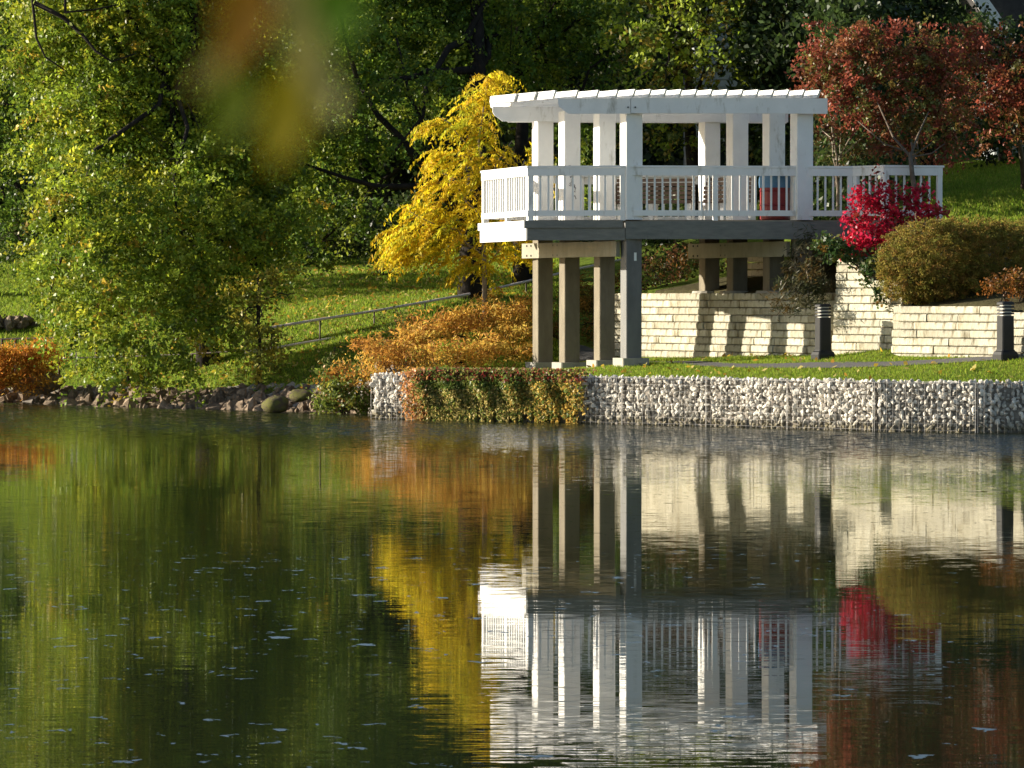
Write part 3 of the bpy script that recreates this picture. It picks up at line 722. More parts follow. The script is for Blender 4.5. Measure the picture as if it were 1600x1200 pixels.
# fascia boards: left side's sunlit brightness put into a white colour, front boards weathered grey
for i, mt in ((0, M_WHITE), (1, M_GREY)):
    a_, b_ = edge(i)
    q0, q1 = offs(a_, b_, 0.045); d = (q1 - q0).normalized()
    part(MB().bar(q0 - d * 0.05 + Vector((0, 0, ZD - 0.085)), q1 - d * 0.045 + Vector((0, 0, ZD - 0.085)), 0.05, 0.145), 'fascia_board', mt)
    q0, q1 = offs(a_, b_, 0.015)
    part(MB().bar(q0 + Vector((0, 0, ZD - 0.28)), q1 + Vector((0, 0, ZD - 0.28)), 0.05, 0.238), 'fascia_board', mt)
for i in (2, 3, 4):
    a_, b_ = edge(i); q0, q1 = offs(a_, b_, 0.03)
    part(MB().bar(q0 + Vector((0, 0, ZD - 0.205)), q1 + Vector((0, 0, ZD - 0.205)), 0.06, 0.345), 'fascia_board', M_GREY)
# railings: each run a part, its rails, posts and balusters sub-parts
def railing(a_, b_, spacing, post_at=(), bw=0.036, inset=-0.05, end_posts=(True, True), post_w=0.10):
    a_, b_ = offs(a_, b_, inset); d = (b_ - a_); ln = d.length; d.normalize(); n = Vector((d.y, -d.x, 0)); z0 = Vector((0, 0, ZD))
    top = MB().bar(a_ - d * 0.03 + z0 + Vector((0, 0, 1.035)), b_ + d * 0.03 + z0 + Vector((0, 0, 1.035)), 0.15, 0.04)
    top.bar(a_ + n * 0.045 + z0 + Vector((0, 0, 0.935)), b_ + n * 0.045 + z0 + Vector((0, 0, 0.935)), 0.036, 0.15)
    r_ = part(top, 'railing', M_WHITE)
    MB().bar(a_ + n * 0.045 + z0 + Vector((0, 0, 0.13)), b_ + n * 0.045 + z0 + Vector((0, 0, 0.13)), 0.036, 0.11).build('bottom_rail', M_WHITE, r_)
    ps = [0.05] * end_posts[0] + list(post_at) + [ln - 0.05] * end_posts[1]
    for s in ps: MB().box(a_ + d * s + n * 0.005 + z0 + Vector((0, 0, 0.50)), (post_w, post_w, 1.03), d, bev=0.008).build('rail_post', M_WHITE, r_)
    k = max(1, int(ln / spacing)); me = None
    for i in range(k):
        s = (i + 0.5) * ln / k
        if any(abs(s - q) < 0.085 for q in ps): continue
        if me is None: me = MB().box((0, 0, 0), (bw, bw, 0.80)).mesh('baluster')
        o = link('baluster', me, M_WHITE, r_); o.location = a_ + d * s + n * 0.004 + z0 + Vector((0, 0, 0.48)); o.rotation_euler = (0, 0, math.atan2(d.y, d.x))
    return r_
e0, e1, e2, e3, e4 = edge(0), edge(1), edge(2), edge(3), edge(4)
railing(*e0, 0.150, post_at=((e0[1] - e0[0]).length * 0.53,))
railing(*e1, 0.150)
a_, b_ = e2
railing(a_ + (b_ - a_) * 0.01, b_, 0.150, post_at=((PX(1123, 75) - PX(985, 75)),), end_posts=(False, True))
railing(*e3, 0.150)
railing(*e4, 0.150)
railing(Vector((*DECK[7], 0)), Vector((*DECK[8], 0)) + Vector((0, 0, 0)), 0.150, inset=-0.06)
railing(Vector((*DECK[8], 0)), Vector((*DECK[0], 0)), 0.150, inset=-0.06)
# pergola roof: two long beams carried by the columns, rafters across them with slanted tails
ZB = 6.13
EDGE = [P(772, 150, 76.7), P(868, 146, 74.80), P(972, 141, 74.68), P(1296, 137, 74.95)]
EDGE = [Vector((p.x, p.y, 0)) for p in EDGE]
RD = Vector((math.cos(math.radians(62)), -math.sin(math.radians(62)), 0))       # towards a rafter's lakeside tail
def beam(a_, b_, z, name='roof_beam', h=0.33, w=0.075, plain=False):
    d = (b_ - a_).normalized(); ln = (b_ - a_).length
    # left end cut back in a curve at its foot
    prof = [(0.0, h), (0.0, h * 0.62), (0.04, h * 0.40), (0.11, h * 0.24), (0.16, h * 0.10), (0.20, 0.0), (ln, 0.0), (ln, h)]
    if plain: prof = [(0.0, h), (0.0, 0.0), (ln, 0.0), (ln, h)]
    n = Vector((d.y, -d.x, 0)); vs = []
    for s in (w / 2, -w / 2):
        for x, zz in prof: vs.append(a_ + d * x + n * s + Vector((0, 0, z + zz)))
    k = len(prof); fs = [tuple(range(k)), tuple(range(2 * k - 1, k - 1, -1))] + [((i + 1) % k, i, k + i, k + (i + 1) % k) for i in range(k)]
    part(MB().add(vs, fs), name, M_WHITE)
pa4, pb4 = Vector((*ROW_A[3], 0)), Vector((*ROW_B[3], 0)); pa1, pb1 = Vector((*ROW_A[0], 0)), Vector((*ROW_B[0], 0))
fwd = Vector((0, -1, 0))
beam(Vector((*XY(872, 74.86), 0)), pa4 + fwd * 0.24 + Vector((-0.02, 0, 0)), 5.935, h=0.30)
beam(pa4 + fwd * 0.245 + Vector((-0.015, 0, 0)), Vector((*XY(1292, 74.98), 0)), 5.945, h=0.30, plain=True)
db = (pb1 - pa1).normalized()
beam(pa1 - db * 1.02 + fwd * 0.22, pb1 + db * 1.6 + fwd * 0.22, 5.935, h=0.30)
beam(pa1 - db * 0.9 - fwd * 0.22, pb1 + db * 1.6 - fwd * 0.22, 5.935, h=0.30)
def rafter(tail, length, z, tilt=0.0):
    w, h = 0.045, 0.150; d = RD; n = Vector((d.y, -d.x, 0)); vs = []
    prof = [(0.12, h), (0.02, 0.0), (-length, 0.0), (-length - 0.06, h)]
    for s in (-w / 2, w / 2):
        for x, zz in prof: vs.append(tail + d * x + n * s + Vector((0, 0, z + zz)))
    part(MB().add(vs, [(0, 1, 2, 3), (7, 6, 5, 4), (0, 4, 5, 1), (1, 5, 6, 2), (2, 6, 7, 3), (3, 7, 4, 0)]), 'rafter', M_WHITE)
seg = [(EDGE[i + 1] - EDGE[i]).length for i in range(3)]
marks = []
for px in (803, 834, 864): marks.append((px, 0 if px < 868 else 1))
for px in (899, 931, 961, 988, 1012.5, 1036, 1060, 1084, 1108, 1132, 1156, 1180, 1204, 1228, 1252, 1276): marks.append((px, 1 if px < 972 else 2))
for px, si in marks:
    a_, b_ = EDGE[si], EDGE[si + 1]
    lo_, hi_ = 0.0, 1.0
    for _ in range(30):
        md = (lo_ + hi_) / 2; q = a_.lerp(b_, md)
        if CX + q.x / q.y * F < px: lo_ = md
        else: hi_ = md
    q = a_.lerp(b_, lo_)
    L_ = min(4.6, max(0.75, (px - 770) / 37.0))
    rafter(q, L_, 6.255 if si == 2 else 6.24)
for (x, y), zz in ((ROW_A[3], 6.06), (ROW_B[3], 6.06)):
    for dx in (-0.07, 0.07): part(MB().box((x + dx, y - 0.245 - 0.045, zz), (0.028, 0.02, 0.028)), 'bolt', M_BLACK)
# scribbles on the second column
x, y = ROW_A[1]; fn = Vector((POST_AX.y, -POST_AX.x, 0)); f0 = Vector((x, y, 0)) + fn * (POST_W / 2 + 0.003)
for (u0, z0, nn, s) in [(-0.06, 5.02, 9, 0.05), (0.03, 4.99, 8, 0.04), (-0.03, 4.78, 9, 0.035), (-0.06, 4.62, 8, 0.03), (0.07, 4.66, 9, 0.05), (0.05, 4.5, 10, 0.045), (0.02, 4.40, 7, 0.04)]:
    pts = []; u, z = u0, z0; scr = MB()
    for i in range(nn):
        u = min(0.12, max(-0.12, u + rng.normal(0, s * 0.5))); z += rng.normal(0, s * 0.8); pts.append(f0 + POST_AX * u + Vector((0, 0, z)))
    for p0, p1 in zip(pts[:-1], pts[1:]): scr.bar(p0, p1, 0.008, 0.002, fn)
    part(scr, 'scribble', M_INK)
# small white notice on the tall grey post
x, y = ROW_A[3]
part(MB().box(Vector((x, y, 3.16)) + fn * (POST_W * 0.47 + 0.008) + POST_AX * 0.02, (0.05, 0.01, 0.16), POST_AX), 'notice_plate', M_WHITE)

# benches on the deck, red barrel
def bench(label, px0, px1, Y0, Y1):
    a_, b_ = Vector((*XY(px0, Y0), ZD)), Vector((*XY(px1, Y1), ZD)); d = (b_ - a_); ln = d.length; d.normalize(); n = Vector((d.y, -d.x, 0))
    t = thing('bench', label, 'bench', a_, 0, 'benches on the deck'); up_ = Vector((0, 0, 1))
    for i in range(6):
        MB().bar(-n * (0.02 + i * 0.012) + up_ * (0.45 + i * 0.088), d * ln - n * (0.02 + i * 0.012) + up_ * (0.45 + i * 0.088), 0.022, 0.066, (0, 0, 1)).build('back_slat', M_SLAT, t)
    for i in range(4):
        MB().bar(n * (0.08 + 0.1 * i) + up_ * 0.42, d * ln + n * (0.08 + 0.1 * i) + up_ * 0.42, 0.085, 0.03).build('seat_slat', M_SLAT, t)
    for s in (0.05, ln / 2, ln - 0.05):
        MB().box(d * s + n * 0.35 + up_ * 0.2, (0.07, 0.07, 0.4), d).build('leg', M_WHITE, t)
        MB().box(d * s - n * 0.11 + up_ * 0.47, (0.07, 0.05, 0.94), d).build('back_post', M_WHITE, t)
    return t
bench('slatted bench on the deck between the first four columns and the red barrel', 1098, 1172, 78.2, 77.9)
bench('slatted bench on the deck seen through the railing right of the tall front column', 962, 1085, 78.9, 78.5)
zb_ = ZD
bar = thing('trash_barrel', 'red trash barrel with a blue bag over its rim, behind the railing', 'trash barrel', (PX(1211, 75.62), 75.62, ZD))
MB().lathe([(0.27, 0.0), (0.30, 0.03), (0.30, 0.28), (0.315, 0.30), (0.30, 0.32), (0.30, 0.56), (0.315, 0.58), (0.30, 0.60), (0.30, 0.84), (0.29, 0.86)]).build('drum', M_RED, bar, smooth=False)
MB().lathe([(0.318, 0.64), (0.326, 0.74), (0.318, 0.86), (0.325, 0.91), (0.26, 0.93), (0.25, 0.86)], sides=26).build('bag', M_BLUE, bar)

# ------------------------------------------------------------------ bollard lights
def bollard(label, px, py, Y, group='black bollard lights'):
    z = gz(PX(px, Y), Y)
    t = thing('bollard_light', label, 'bollard light', (PX(px, Y), Y, z - 0.02), math.radians(22), group)
    prof = lambda w, b_: [(-w + b_, -w), (w - b_, -w), (w, -w + b_), (w, w - b_), (w - b_, w), (-w + b_, w), (-w, w - b_), (-w, -w + b_)]
    def ring(ws, zs):
        mb = MB(); vs = []
        for w, zz in zip(ws, zs): vs += [(x, y, zz) for x, y in prof(w, 0.02)]
        fs = [(i * 8 + k, i * 8 + (k + 1) % 8, (i + 1) * 8 + (k + 1) % 8, (i + 1) * 8 + k) for i in range(len(ws) - 1) for k in range(8)]
        fs += [tuple(range(7, -1, -1)), tuple((len(ws) - 1) * 8 + k for k in range(8))]
        return mb.add(vs, fs)
    ring([0.175, 0.175, 0.16, 0.135, 0.128], [0, 0.10, 0.15, 0.17, 0.19]).build('base', M_BLACK, t)
    ring([0.122, 0.118], [0.19, 0.80]).build('body', M_BLACK, t)
    ring([0.085, 0.085], [0.80, 1.00]).build('diffuser', M_DIFFUSER, t)
    for k in range(3): ring([0.125, 0.118], [0.825 + k * 0.06, 0.858 + k * 0.06]).build('louvre', M_BLACK, t)
    ring([0.125, 0.12, 0.09], [1.0, 1.04, 1.06]).build('cap', M_BLACK, t)
bollard('black square bollard light left of the tallest block wall', 1286, 556, 72.45)
bollard('black square bollard light in front of the low wall near the orange-brown shrub', 1571, 560, 69.2)

# ------------------------------------------------------------------ handrail up the slope, fence at far left
HR = [P(405, 515, 84.5), P(500, 499, 85.6), P(585, 486, 86.5), P(664, 472, 87.4), P(742, 458, 88.2), P(822, 440, 89.2), P(905, 420, 90.3), P(990, 402, 91.4)]
t = thing('handrail', 'sloping metal handrail beside the path up the grassy slope', 'handrail', HR[0])
mb = MB()
hr = [p - HR[0] for p in HR]
mb.tube(hr, [0.030] * len(hr), 8).build('top_rail', M_STEEL, t, smooth=True)
lowr = [p - Vector((0, 0, 0.46)) for p in hr[:3]]
lowr[2] = lowr[1].lerp(lowr[2], 0.46)
MB().tube([lowr[0] + Vector((-0.3, -0.1, -0.05))] + lowr, [0.024] * 4, 8).build('lower_rail', M_STEEL, t, smooth=True)
for i, p in enumerate(HR[:-1]):
    q = p + (HR[1] - HR[0]) * (0.2 if i == 0 else 0); g_ = gz(q.x, q.y)
    MB().tube([Vector((q.x, q.y, min(g_, q.z - 0.5) - 0.1)) - HR[0], q - HR[0]], [0.020, 0.020], 8).build('post', M_BROWNMETAL, t, smooth=True)
fz = [P(-40, 532, 89.5), P(0, 530, 89.2), P(36, 529, 89.0), P(118, 527, 88.4), P(170, 526, 88.0)]
t = thing('fence', 'low rail fence behind the orange bush on the far left bank', 'fence', fz[0])
MB().tube([p - fz[0] for p in fz], [0.022] * len(fz), 7).build('top_rail', M_BROWNMETAL, t)
for px in (-20, 3, 24, 39, 120, 150):
    Y = 89.2 - px * 0.0065; q = P(px, 530, Y)
    MB().tube([Vector((q.x, q.y, gz(q.x, q.y) - 0.1)) - fz[0], q - fz[0]], [0.03, 0.03], 7).build('post', M_BROWNMETAL, t)
ra = [P(92, 560, 87.3), P(200, 557, 86.4), P(300, 553, 85.4), P(405, 546, 84.4)]
t = thing('guard_rail', 'thin rail glimpsed through the branches of the leaning tree', 'rail', ra[0])
MB().tube([p - ra[0] for p in ra], [0.018] * 4, 7).build('rail_bar', M_BROWNMETAL, t)
for p in ra[:3]: MB().tube([Vector((p.x, p.y, gz(p.x, p.y) - 0.1)) - ra[0], p - ra[0]], [0.03, 0.03], 7).build('post', M_BROWNMETAL, t)
# small ledge of field stones on the far left slope
t = thing('stone_ledge', 'low ledge of brown field stones on the slope at the far left', 'stone ledge', P(0, 512, 93.0))
for k in range(16):
    q = P(-30 + k * 5.2, 509 - (k % 3) * 4, 93.0 + rng.normal(0, 0.15)) - P(0, 512, 93.0); put_stone(R_STONES, q, rng.uniform(0.16, 0.26), t)

# ------------------------------------------------------------------ house glimpsed behind the trees
hs = thing('house', 'grey sided house in the shade behind the trees with a white roof edge', 'house', (0, 0, 0))
hx0, hx1, hy0 = PX(1085, 103), PX(1270, 103), 103.0; hz0 = gz((hx0 + hx1) / 2, hy0) - 0.6; hz1 = PZ(50, 103)
MB().box(((hx0 + hx1) / 2, hy0 + 3.4, (hz0 + hz1) / 2), (hx1 - hx0, 6.6, hz1 - hz0)).build('wall', M_SIDING, hs)
for k in range(int((hz1 - hz0) / 0.2)):
    MB().box(((hx0 + hx1) / 2, hy0 + 0.09, hz0 + 0.1 + k * 0.2), (hx1 - hx0 + 0.02, 0.03, 0.185), (1, 0, 0), (0, 0.09, 1)).build('siding_board', M_SIDING, hs)
gxm = PX(1178, 103)
rfz = hz1
roof = MB(); ap = Vector((gxm, hy0 - 0.5, hz1 + 3.4))
for sgn, xe in ((1, hx1 + 0.5), (-1, hx0 - 0.5)):
    e = Vector((xe, hy0 - 0.5, hz1 - 0.2)); b1 = Vector((0, 7.6, 0)); th = Vector((0, 0, 0.16))
    vs = [ap, e, e + b1, ap + b1, ap + th, e + th, e + b1 + th, ap + b1 + th]
    roof.add(vs, [(0, 1, 2, 3), (7, 6, 5, 4), (0, 4, 5, 1), (1, 5, 6, 2), (2, 6, 7, 3)])
rf = roof.build('roof', M_ROOFDARK, hs)
MB().add([(hx0, hy0 + 0.05, hz1), (hx1, hy0 + 0.05, hz1), (gxm, hy0 + 0.05, hz1 + 3.3), (hx0, hy0 + 0.25, hz1), (hx1, hy0 + 0.25, hz1), (gxm, hy0 + 0.25, hz1 + 3.3)], [(0, 1, 2), (5, 4, 3), (0, 3, 4, 1), (1, 4, 5, 2), (2, 5, 3, 0)]).build('gable', M_SIDING, hs)
for px0, px1, py0, py1 in [(1105, 1140, 185, 262), (1158, 1194, 175, 262), (1216, 1246, 180, 262)]:
    c = P((px0 + px1) / 2, (py0 + py1) / 2, hy0 - 0.02); w, h = (px1 - px0) * hy0 / F, (py1 - py0) * hy0 / F
    fr = MB()
    for sx in (-1, 1): fr.box(c + Vector((sx * w / 2, 0, 0)), (0.09, 0.12, h + 0.18))
    for sz in (-1, 0.12, 1): fr.box(c + Vector((0, 0.01, sz * h / 2)), (w - 0.09, 0.08, 0.08))
    fo = fr.build('window', M_SIDING, hs)
    MB().box(c + Vector((0, 0.03, 0)), (w, 0.02, h)).build('pane', M_GLASS, fo)
# neighbour house whose white gable edge catches the sun through the leaves, top right
h2 = thing('house', 'white gabled house showing between leaves at the top right corner', 'house', (0, 0, 0))
Y2 = 98.0; A_, B_, C_ = P(1518, -12, Y2), P(1572, 66, Y2), P(1545, 68, Y2)
zz0 = gz(A_.x, Y2) - 0.5
MB().box(((C_.x + 14) / 2 + 0.2, Y2 + 2.5, (zz0 + C_.z) / 2), (14 - C_.x, 4.6, C_.z - zz0)).build('wall', M_SIDING, h2)
MB().bar(A_ + Vector((-0.2, -0.3, 0.3)), B_ + Vector((0.3, -0.3, -0.4)), 0.12, 0.34, (0.8, 0, 0.6)).build('rake_board', M_WHITE, h2)
MB().add([A_ + Vector((0, 0, .4)), B_ + Vector((.4, 0, -.3)), (14, Y2, B_.z - .3), (14, Y2, A_.z + .4), A_ + Vector((0, 4.5, .4)), B_ + Vector((.4, 4.5, -.3)), (14, Y2 + 4.5, B_.z - .3), (14, Y2 + 4.5, A_.z + .4)],
         [(0, 1, 2, 3), (7, 6, 5, 4), (0, 3, 7, 4), (0, 4, 5, 1), (1, 5, 6, 2)]).build('roof', M_ROOFDARK, h2)

# ------------------------------------------------------------------ vegetation
NLEAF = 0
GREENS = [(0.113, 0.189, 0.024), (0.157, 0.232, 0.024), (0.081, 0.146, 0.022), (0.227, 0.270, 0.028)]
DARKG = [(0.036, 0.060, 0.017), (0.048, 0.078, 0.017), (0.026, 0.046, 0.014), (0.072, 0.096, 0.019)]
YGREEN = [(0.246, 0.302, 0.025), (0.185, 0.263, 0.025), (0.370, 0.370, 0.031), (0.129, 0.202, 0.022)]

# the leaning tree on the left shore
Yl = 84.5
blobs = [bl(200, 20, 150, 110, 88.5), bl(90, 120, 70, 70, 89), bl(170, 170, 110, 90, 88), bl(320, 120, 110, 100, 88.5), bl(260, 250, 130, 80, 87.5), bl(380, 260, 80, 100, 88.5), bl(130, 300, 75, 70, 84.8),
         bl(170, 390, 95, 60, 84), bl(300, 350, 120, 80, 85), bl(400, 370, 60, 60, 86), bl(280, 440, 110, 65, 84), bl(160, 470, 85, 50, 83.2), bl(330, 500, 80, 50, 83.6), bl(220, 540, 95, 50, 82.6), bl(110, 510, 45, 30, 83),
         bl(270, 580, 60, 30, 82.4), bl(150, 575, 45, 28, 82.6), bl(430, 150, 60, 90, 89.5), bl(420, 315, 55, 60, 86.8), bl(330, 265, 90, 60, 86.3), bl(420, 240, 60, 60, 87.2), bl(450, 230, 50, 70, 89.5), bl(80, 230, 50, 60, 88.5), bl(70, 400, 50, 50, 85.5), bl(90, 455, 55, 45, 84.5), bl(360, 430, 70, 50, 84.6), bl(460, 330, 45, 50, 84.8), bl(60, 40, 60, 70, 89.5), bl(300, -110, 180, 110, 89.5), bl(140, -120, 120, 100, 89.5), bl(440, -60, 90, 120, 90.5)]
xl = [([P(60, -90, 87.5), P(52, 0, 87.1), P(58, 60, 86.9), P(72, 90, 86.8), P(105, 112, 86.7)], 0.045, 0.015),
      ([P(55, 5, 87.1), P(100, 28, 87), P(130, 55, 86.9), P(150, 80, 86.7), P(176, 97, 86.6), P(214, 84, 86.6)], 0.06, 0.012),
      ([P(104, -40, 86.9), P(103, 20, 86.9), P(150, 16, 86.8), P(205, 4, 86.8)], 0.05, 0.012),
      ([P(330, 300, 89.5), P(370, 250, 89), P(400, 200, 88.5), P(420, 150, 88.5)], 0.06, 0.02),
      ([P(215, 400, 86.1), P(180, 430, 85.7), P(160, 455, 85.5)], 0.025, 0.01)]
t, n_ = make_tree('leaning_tree', 'large yellow-green tree leaning over the left shore, branches down to the water', 'tree', P(330, 585, 86.0) - Vector((0, 0, 0.2)), P(300, -60, 89), 0.26, blobs, YGREEN + [(0.40, 0.28, 0.03)], [0.36, 0.28, 0.13, 0.2, 0.03],
                  (0.105, 0.07), 26.0, 0.21, 36, 9, jitter=0.26, extra_limbs=xl, spray=0.62); NLEAF += n_
blobs = [bl(400, 455, 38, 28, 82.6), bl(380, 510, 30, 40, 82.4), bl(420, 540, 30, 40, 82.2), bl(395, 570, 24, 22, 82), bl(445, 430, 30, 25, 83)]
t, n_ = make_tree('young_tree', 'slender young tree with yellow leaves at the foot of the handrail', 'tree', P(405, 588, 82.8), P(402, 430, 82.6), 0.05, blobs, [(0.36, 0.29, 0.03), (0.26, 0.25, 0.03), (0.2, 0.21, 0.03)], None, (0.105, 0.07), 45, 0.15, 24, 4, jitter=0.15); NLEAF += n_

# trees behind
blobs = [bl(-10, 60, 110, 90, 97), bl(30, 180, 70, 80, 96), bl(20, 300, 70, 70, 95), bl(-30, 370, 60, 60, 95), bl(45, 395, 40, 35, 94.5), bl(-80, 200, 90, 120, 97), bl(60, -60, 120, 90, 98), bl(-60, -160, 140, 120, 99)]
t, n_ = make_tree('broad_tree', 'dark green tree above the lit slope at the left edge', 'tree', P(-60, 430, 99), P(-20, 0, 98), 0.3, blobs, GREENS, None, (0.115, 0.08), 11, 0.27, 32, 5, spray=0.6); NLEAF += n_
xl = [([P(742, 330, 88.3), P(690, 285, 88.4), P(640, 292, 88.2), P(590, 292, 88.0), P(540, 278, 88), P(470, 255, 88)], 0.11, 0.03),
      ([P(745, 360, 88.3), P(690, 300, 88.5), P(660, 260, 89), P(630, 220, 89), P(590, 180, 89.5), P(560, 130, 90)], 0.14, 0.05),
      ([P(690, 285, 88.4), P(672, 215, 88.5), P(640, 150, 88.8), P(620, 60, 89)], 0.08, 0.025),
      ([P(560, 130, 90), P(540, 60, 90), P(520, -40, 90)], 0.06, 0.03)]
blobs = [bl(520, 90, 80, 90, 93), bl(610, 60, 90, 100, 92.5), bl(700, 80, 80, 80, 92), bl(560, 210, 80, 60, 91.5), bl(470, 230, 60, 70, 92), bl(650, 180, 60, 50, 90.5), bl(500, 320, 70, 45, 91), bl(580, 340, 60, 35, 90.5),
         bl(440, 340, 60, 60, 93), bl(470, 400, 45, 28, 93), bl(560, 290, 60, 25, 89.6), bl(620, -70, 150, 90, 93), bl(480, -60, 100, 90, 94), bl(740, -80, 110, 100, 93), bl(760, 60, 60, 90, 93), bl(430, 120, 50, 90, 94), bl(570, 140, 50, 40, 88.6), bl(640, 120, 40, 40, 88), bl(620, 235, 36, 22, 87.6), bl(540, 190, 40, 30, 88), bl(560, 40, 60, 40, 89), bl(690, 130, 30, 40, 88)]
t, n_ = make_tree('old_tree', 'old tree with a thick dark trunk and low crooked limbs behind the yellow tree', 'tree', P(741, 472, 88.3), P(748, -30, 92.3), 0.34, blobs, GREENS, None, (0.105, 0.075), 19.0, 0.24, 34, 5, extra_limbs=xl, spray=0.6); NLEAF += n_
blobs = [bl(830, 60, 80, 70, 95), bl(900, 40, 80, 70, 94.5), bl(960, 80, 70, 50, 94), bl(860, 110, 60, 35, 94), bl(820, -60, 130, 80, 96), bl(960, -60, 120, 80, 95), bl(820, 190, 50, 60, 95), bl(920, 190, 60, 60, 97), bl(900, 300, 60, 50, 97)]
t, n_ = make_tree('maple_tree', 'green tree with a forked trunk rising behind the pergola roof, left part', 'tree', P(818, 458, 91.5), P(810, 0, 95), 0.24, blobs, GREENS, None, (0.11, 0.078), 17, 0.24, 32, 5, bark=M_BARK, spray=0.6); NLEAF += n_
blobs = [bl(1050, 60, 70, 60, 85.5), bl(1120, 40, 60, 60, 85), bl(1020, 110, 50, 25, 85), bl(1110, 105, 55, 25, 85), bl(1060, -50, 110, 80, 86), bl(990, 30, 50, 60, 87), bl(1150, -30, 60, 70, 86), bl(1050, 200, 60, 40, 86.5, 0.8), bl(1120, 180, 60, 40, 86.5, 0.8), bl(1060, 150, 80, 40, 86, 1.0)]
t, n_ = make_tree('linden_tree', 'sunlit yellow-green tree hanging over the right part of the pergola roof', 'tree', P(1085, 330, 87.5), P(1070, 0, 86), 0.18, blobs, YGREEN[:2] + [(0.20, 0.16, 0.025), (0.08, 0.11, 0.018)], None, (0.12, 0.085), 13, 0.22, 28, 6, bark=M_BARK, spray=0.55); NLEAF += n_
for px, py0, Y, w, lab in [(1225, 300, 97, 75, 'dark evergreen tree directly behind the right end of the pergola'), (1200, 320, 86.5, 62, 'dark evergreen tree added close behind the right half of the deck to shade the hill'), (1335, 335, 87.5, 85, 'dark evergreen tree rising behind the rust red tree crown'),
                           (1312, 345, 82.6, 62, 'dark evergreen tree added behind the thin stems by the pergola to shade the hill'), (1450, 290, 97, 80, 'dark evergreen tree between the two rust red trees'), (1570, 270, 95, 80, 'dark evergreen tree at the right edge of the photo, below the white gable'), (1660, 260, 94, 80, 'dark evergreen tree just past the right edge')]:
    top = -150 if px < 1500 else 60
    blobs = [bl(px + rng.normal() * 8, py, w * (1.0 - 0.25 * abs((py - 90) / 300.0)), 42, Y + rng.normal() * 0.4, 2.6 if Y < 90 else 1.3) for py in range(top, py0 - 30, 46)]  # nearer crowns set and deepened to cast shade on the right hill
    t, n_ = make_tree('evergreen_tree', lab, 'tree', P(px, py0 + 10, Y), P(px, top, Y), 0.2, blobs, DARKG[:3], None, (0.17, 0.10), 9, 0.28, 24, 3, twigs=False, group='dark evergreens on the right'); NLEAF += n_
# the dark wood behind, each tree its own
wood = []
k = 0
for Y, x0, x1, st in ((113, -20, 20, 5.2), (122, -24, 24, 6.0), (133, -27, 27, 7.0)):
    x = x0
    while x <= x1:
        wood.append((x + rng.uniform(-1, 1), Y + rng.uniform(-2, 2))); x += st * rng.uniform(0.85, 1.15)
for x, y in wood:
    g_ = gz(x, y); H = rng.uniform(12.5, 14.5); base = Vector((x, y, g_)); right = x > 5.5
    blobs = [((x + rng.normal() * 1.2, y + rng.normal() * 0.8, g_ + H * q), (rng.uniform(2.4, 3.4), 2.4, H * 0.13)) for q in (0.10, 0.22, 0.34, 0.46, 0.58, 0.7, 0.82, 0.94)]
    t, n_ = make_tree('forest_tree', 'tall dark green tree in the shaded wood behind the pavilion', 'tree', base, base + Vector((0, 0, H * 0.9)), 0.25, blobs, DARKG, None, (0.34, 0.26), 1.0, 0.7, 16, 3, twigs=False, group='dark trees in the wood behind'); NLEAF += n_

# yellow tree beside the deck: drooping compound fronds
def frond_mesh(name, spots, dirs, length, leaflet, cols, parent, off, droop=0.85, pairs=9):
    C, A, T = [], [], []
    n = len(spots); cc = palette(n, cols, None, 0.14)
    for i in range(n):
        d = Vector(dirs[i]).normalized(); p = Vector(spots[i]); ln = length * rng.uniform(0.6, 1.25)
        side = d.cross(Vector((0, 0, 1))); side = side.normalized() if side.length > 1e-3 else Vector((1, 0, 0))
        for j in range(pairs):
            u = (j + 0.5) / pairs; c = p + d * ln * u - Vector((0, 0, droop * ln * u * u))
            td = (d - Vector((0, 0, 2 * droop * u))).normalized()
            for s in (-1, 1):
                la = (td * 0.5 + side * s * 0.55 - Vector((0, 0, 0.6))).normalized()
                C.append(c + la * leaflet * 0.5); A.append(la); T.append(cc[i] * (1 + rng.normal(0, 0.12)))
    C = np.array([tuple(c) for c in C]); A = np.array([tuple(a) for a in A]); T = np.clip(np.array(T), 0.003, 0.9)
    V = leaf_quads(C - off, leaflet, leaflet * 0.34, A, 0.85)
    return quads_mesh(name, V, T, M_LEAF_SOFT, parent, 'stuff')
Yy = 82.0
yb = [bl(768, 122, 14, 12, Yy), bl(752, 150, 26, 22, Yy), bl(735, 190, 36, 28, Yy), bl(752, 235, 36, 36, Yy), bl(715, 280, 42, 30, Yy), bl(765, 290, 40, 46, Yy), bl(680, 325, 44, 28, Yy), bl(725, 350, 52, 34, Yy), bl(640, 365, 28, 28, Yy),
      bl(690, 385, 54, 28, Yy), bl(640, 392, 28, 20, Yy), bl(772, 365, 36, 40, Yy), bl(750, 412, 30, 18, Yy), bl(826, 250, 12, 30, Yy + .6), bl(815, 390, 20, 24, Yy + .5), bl(795, 330, 24, 50, Yy + 0.6), bl(690, 192, 16, 8, Yy), bl(700, 240, 14, 10, Yy)]
base = P(758, 492, Yy)
yt = thing('yellow_tree', 'bright yellow tree with drooping feathery leaves left of the pavilion', 'tree', base)
MB().tube([p - base for p in (base - Vector((0, 0, .3)), P(757, 440, Yy), P(756, 380, Yy), P(757, 300, Yy), P(748, 220, Yy), P(762, 130, Yy))], [0.065, 0.055, 0.05, 0.04, 0.026, 0.01], 9).build('trunk', M_BARK_PALE, yt, smooth=True)
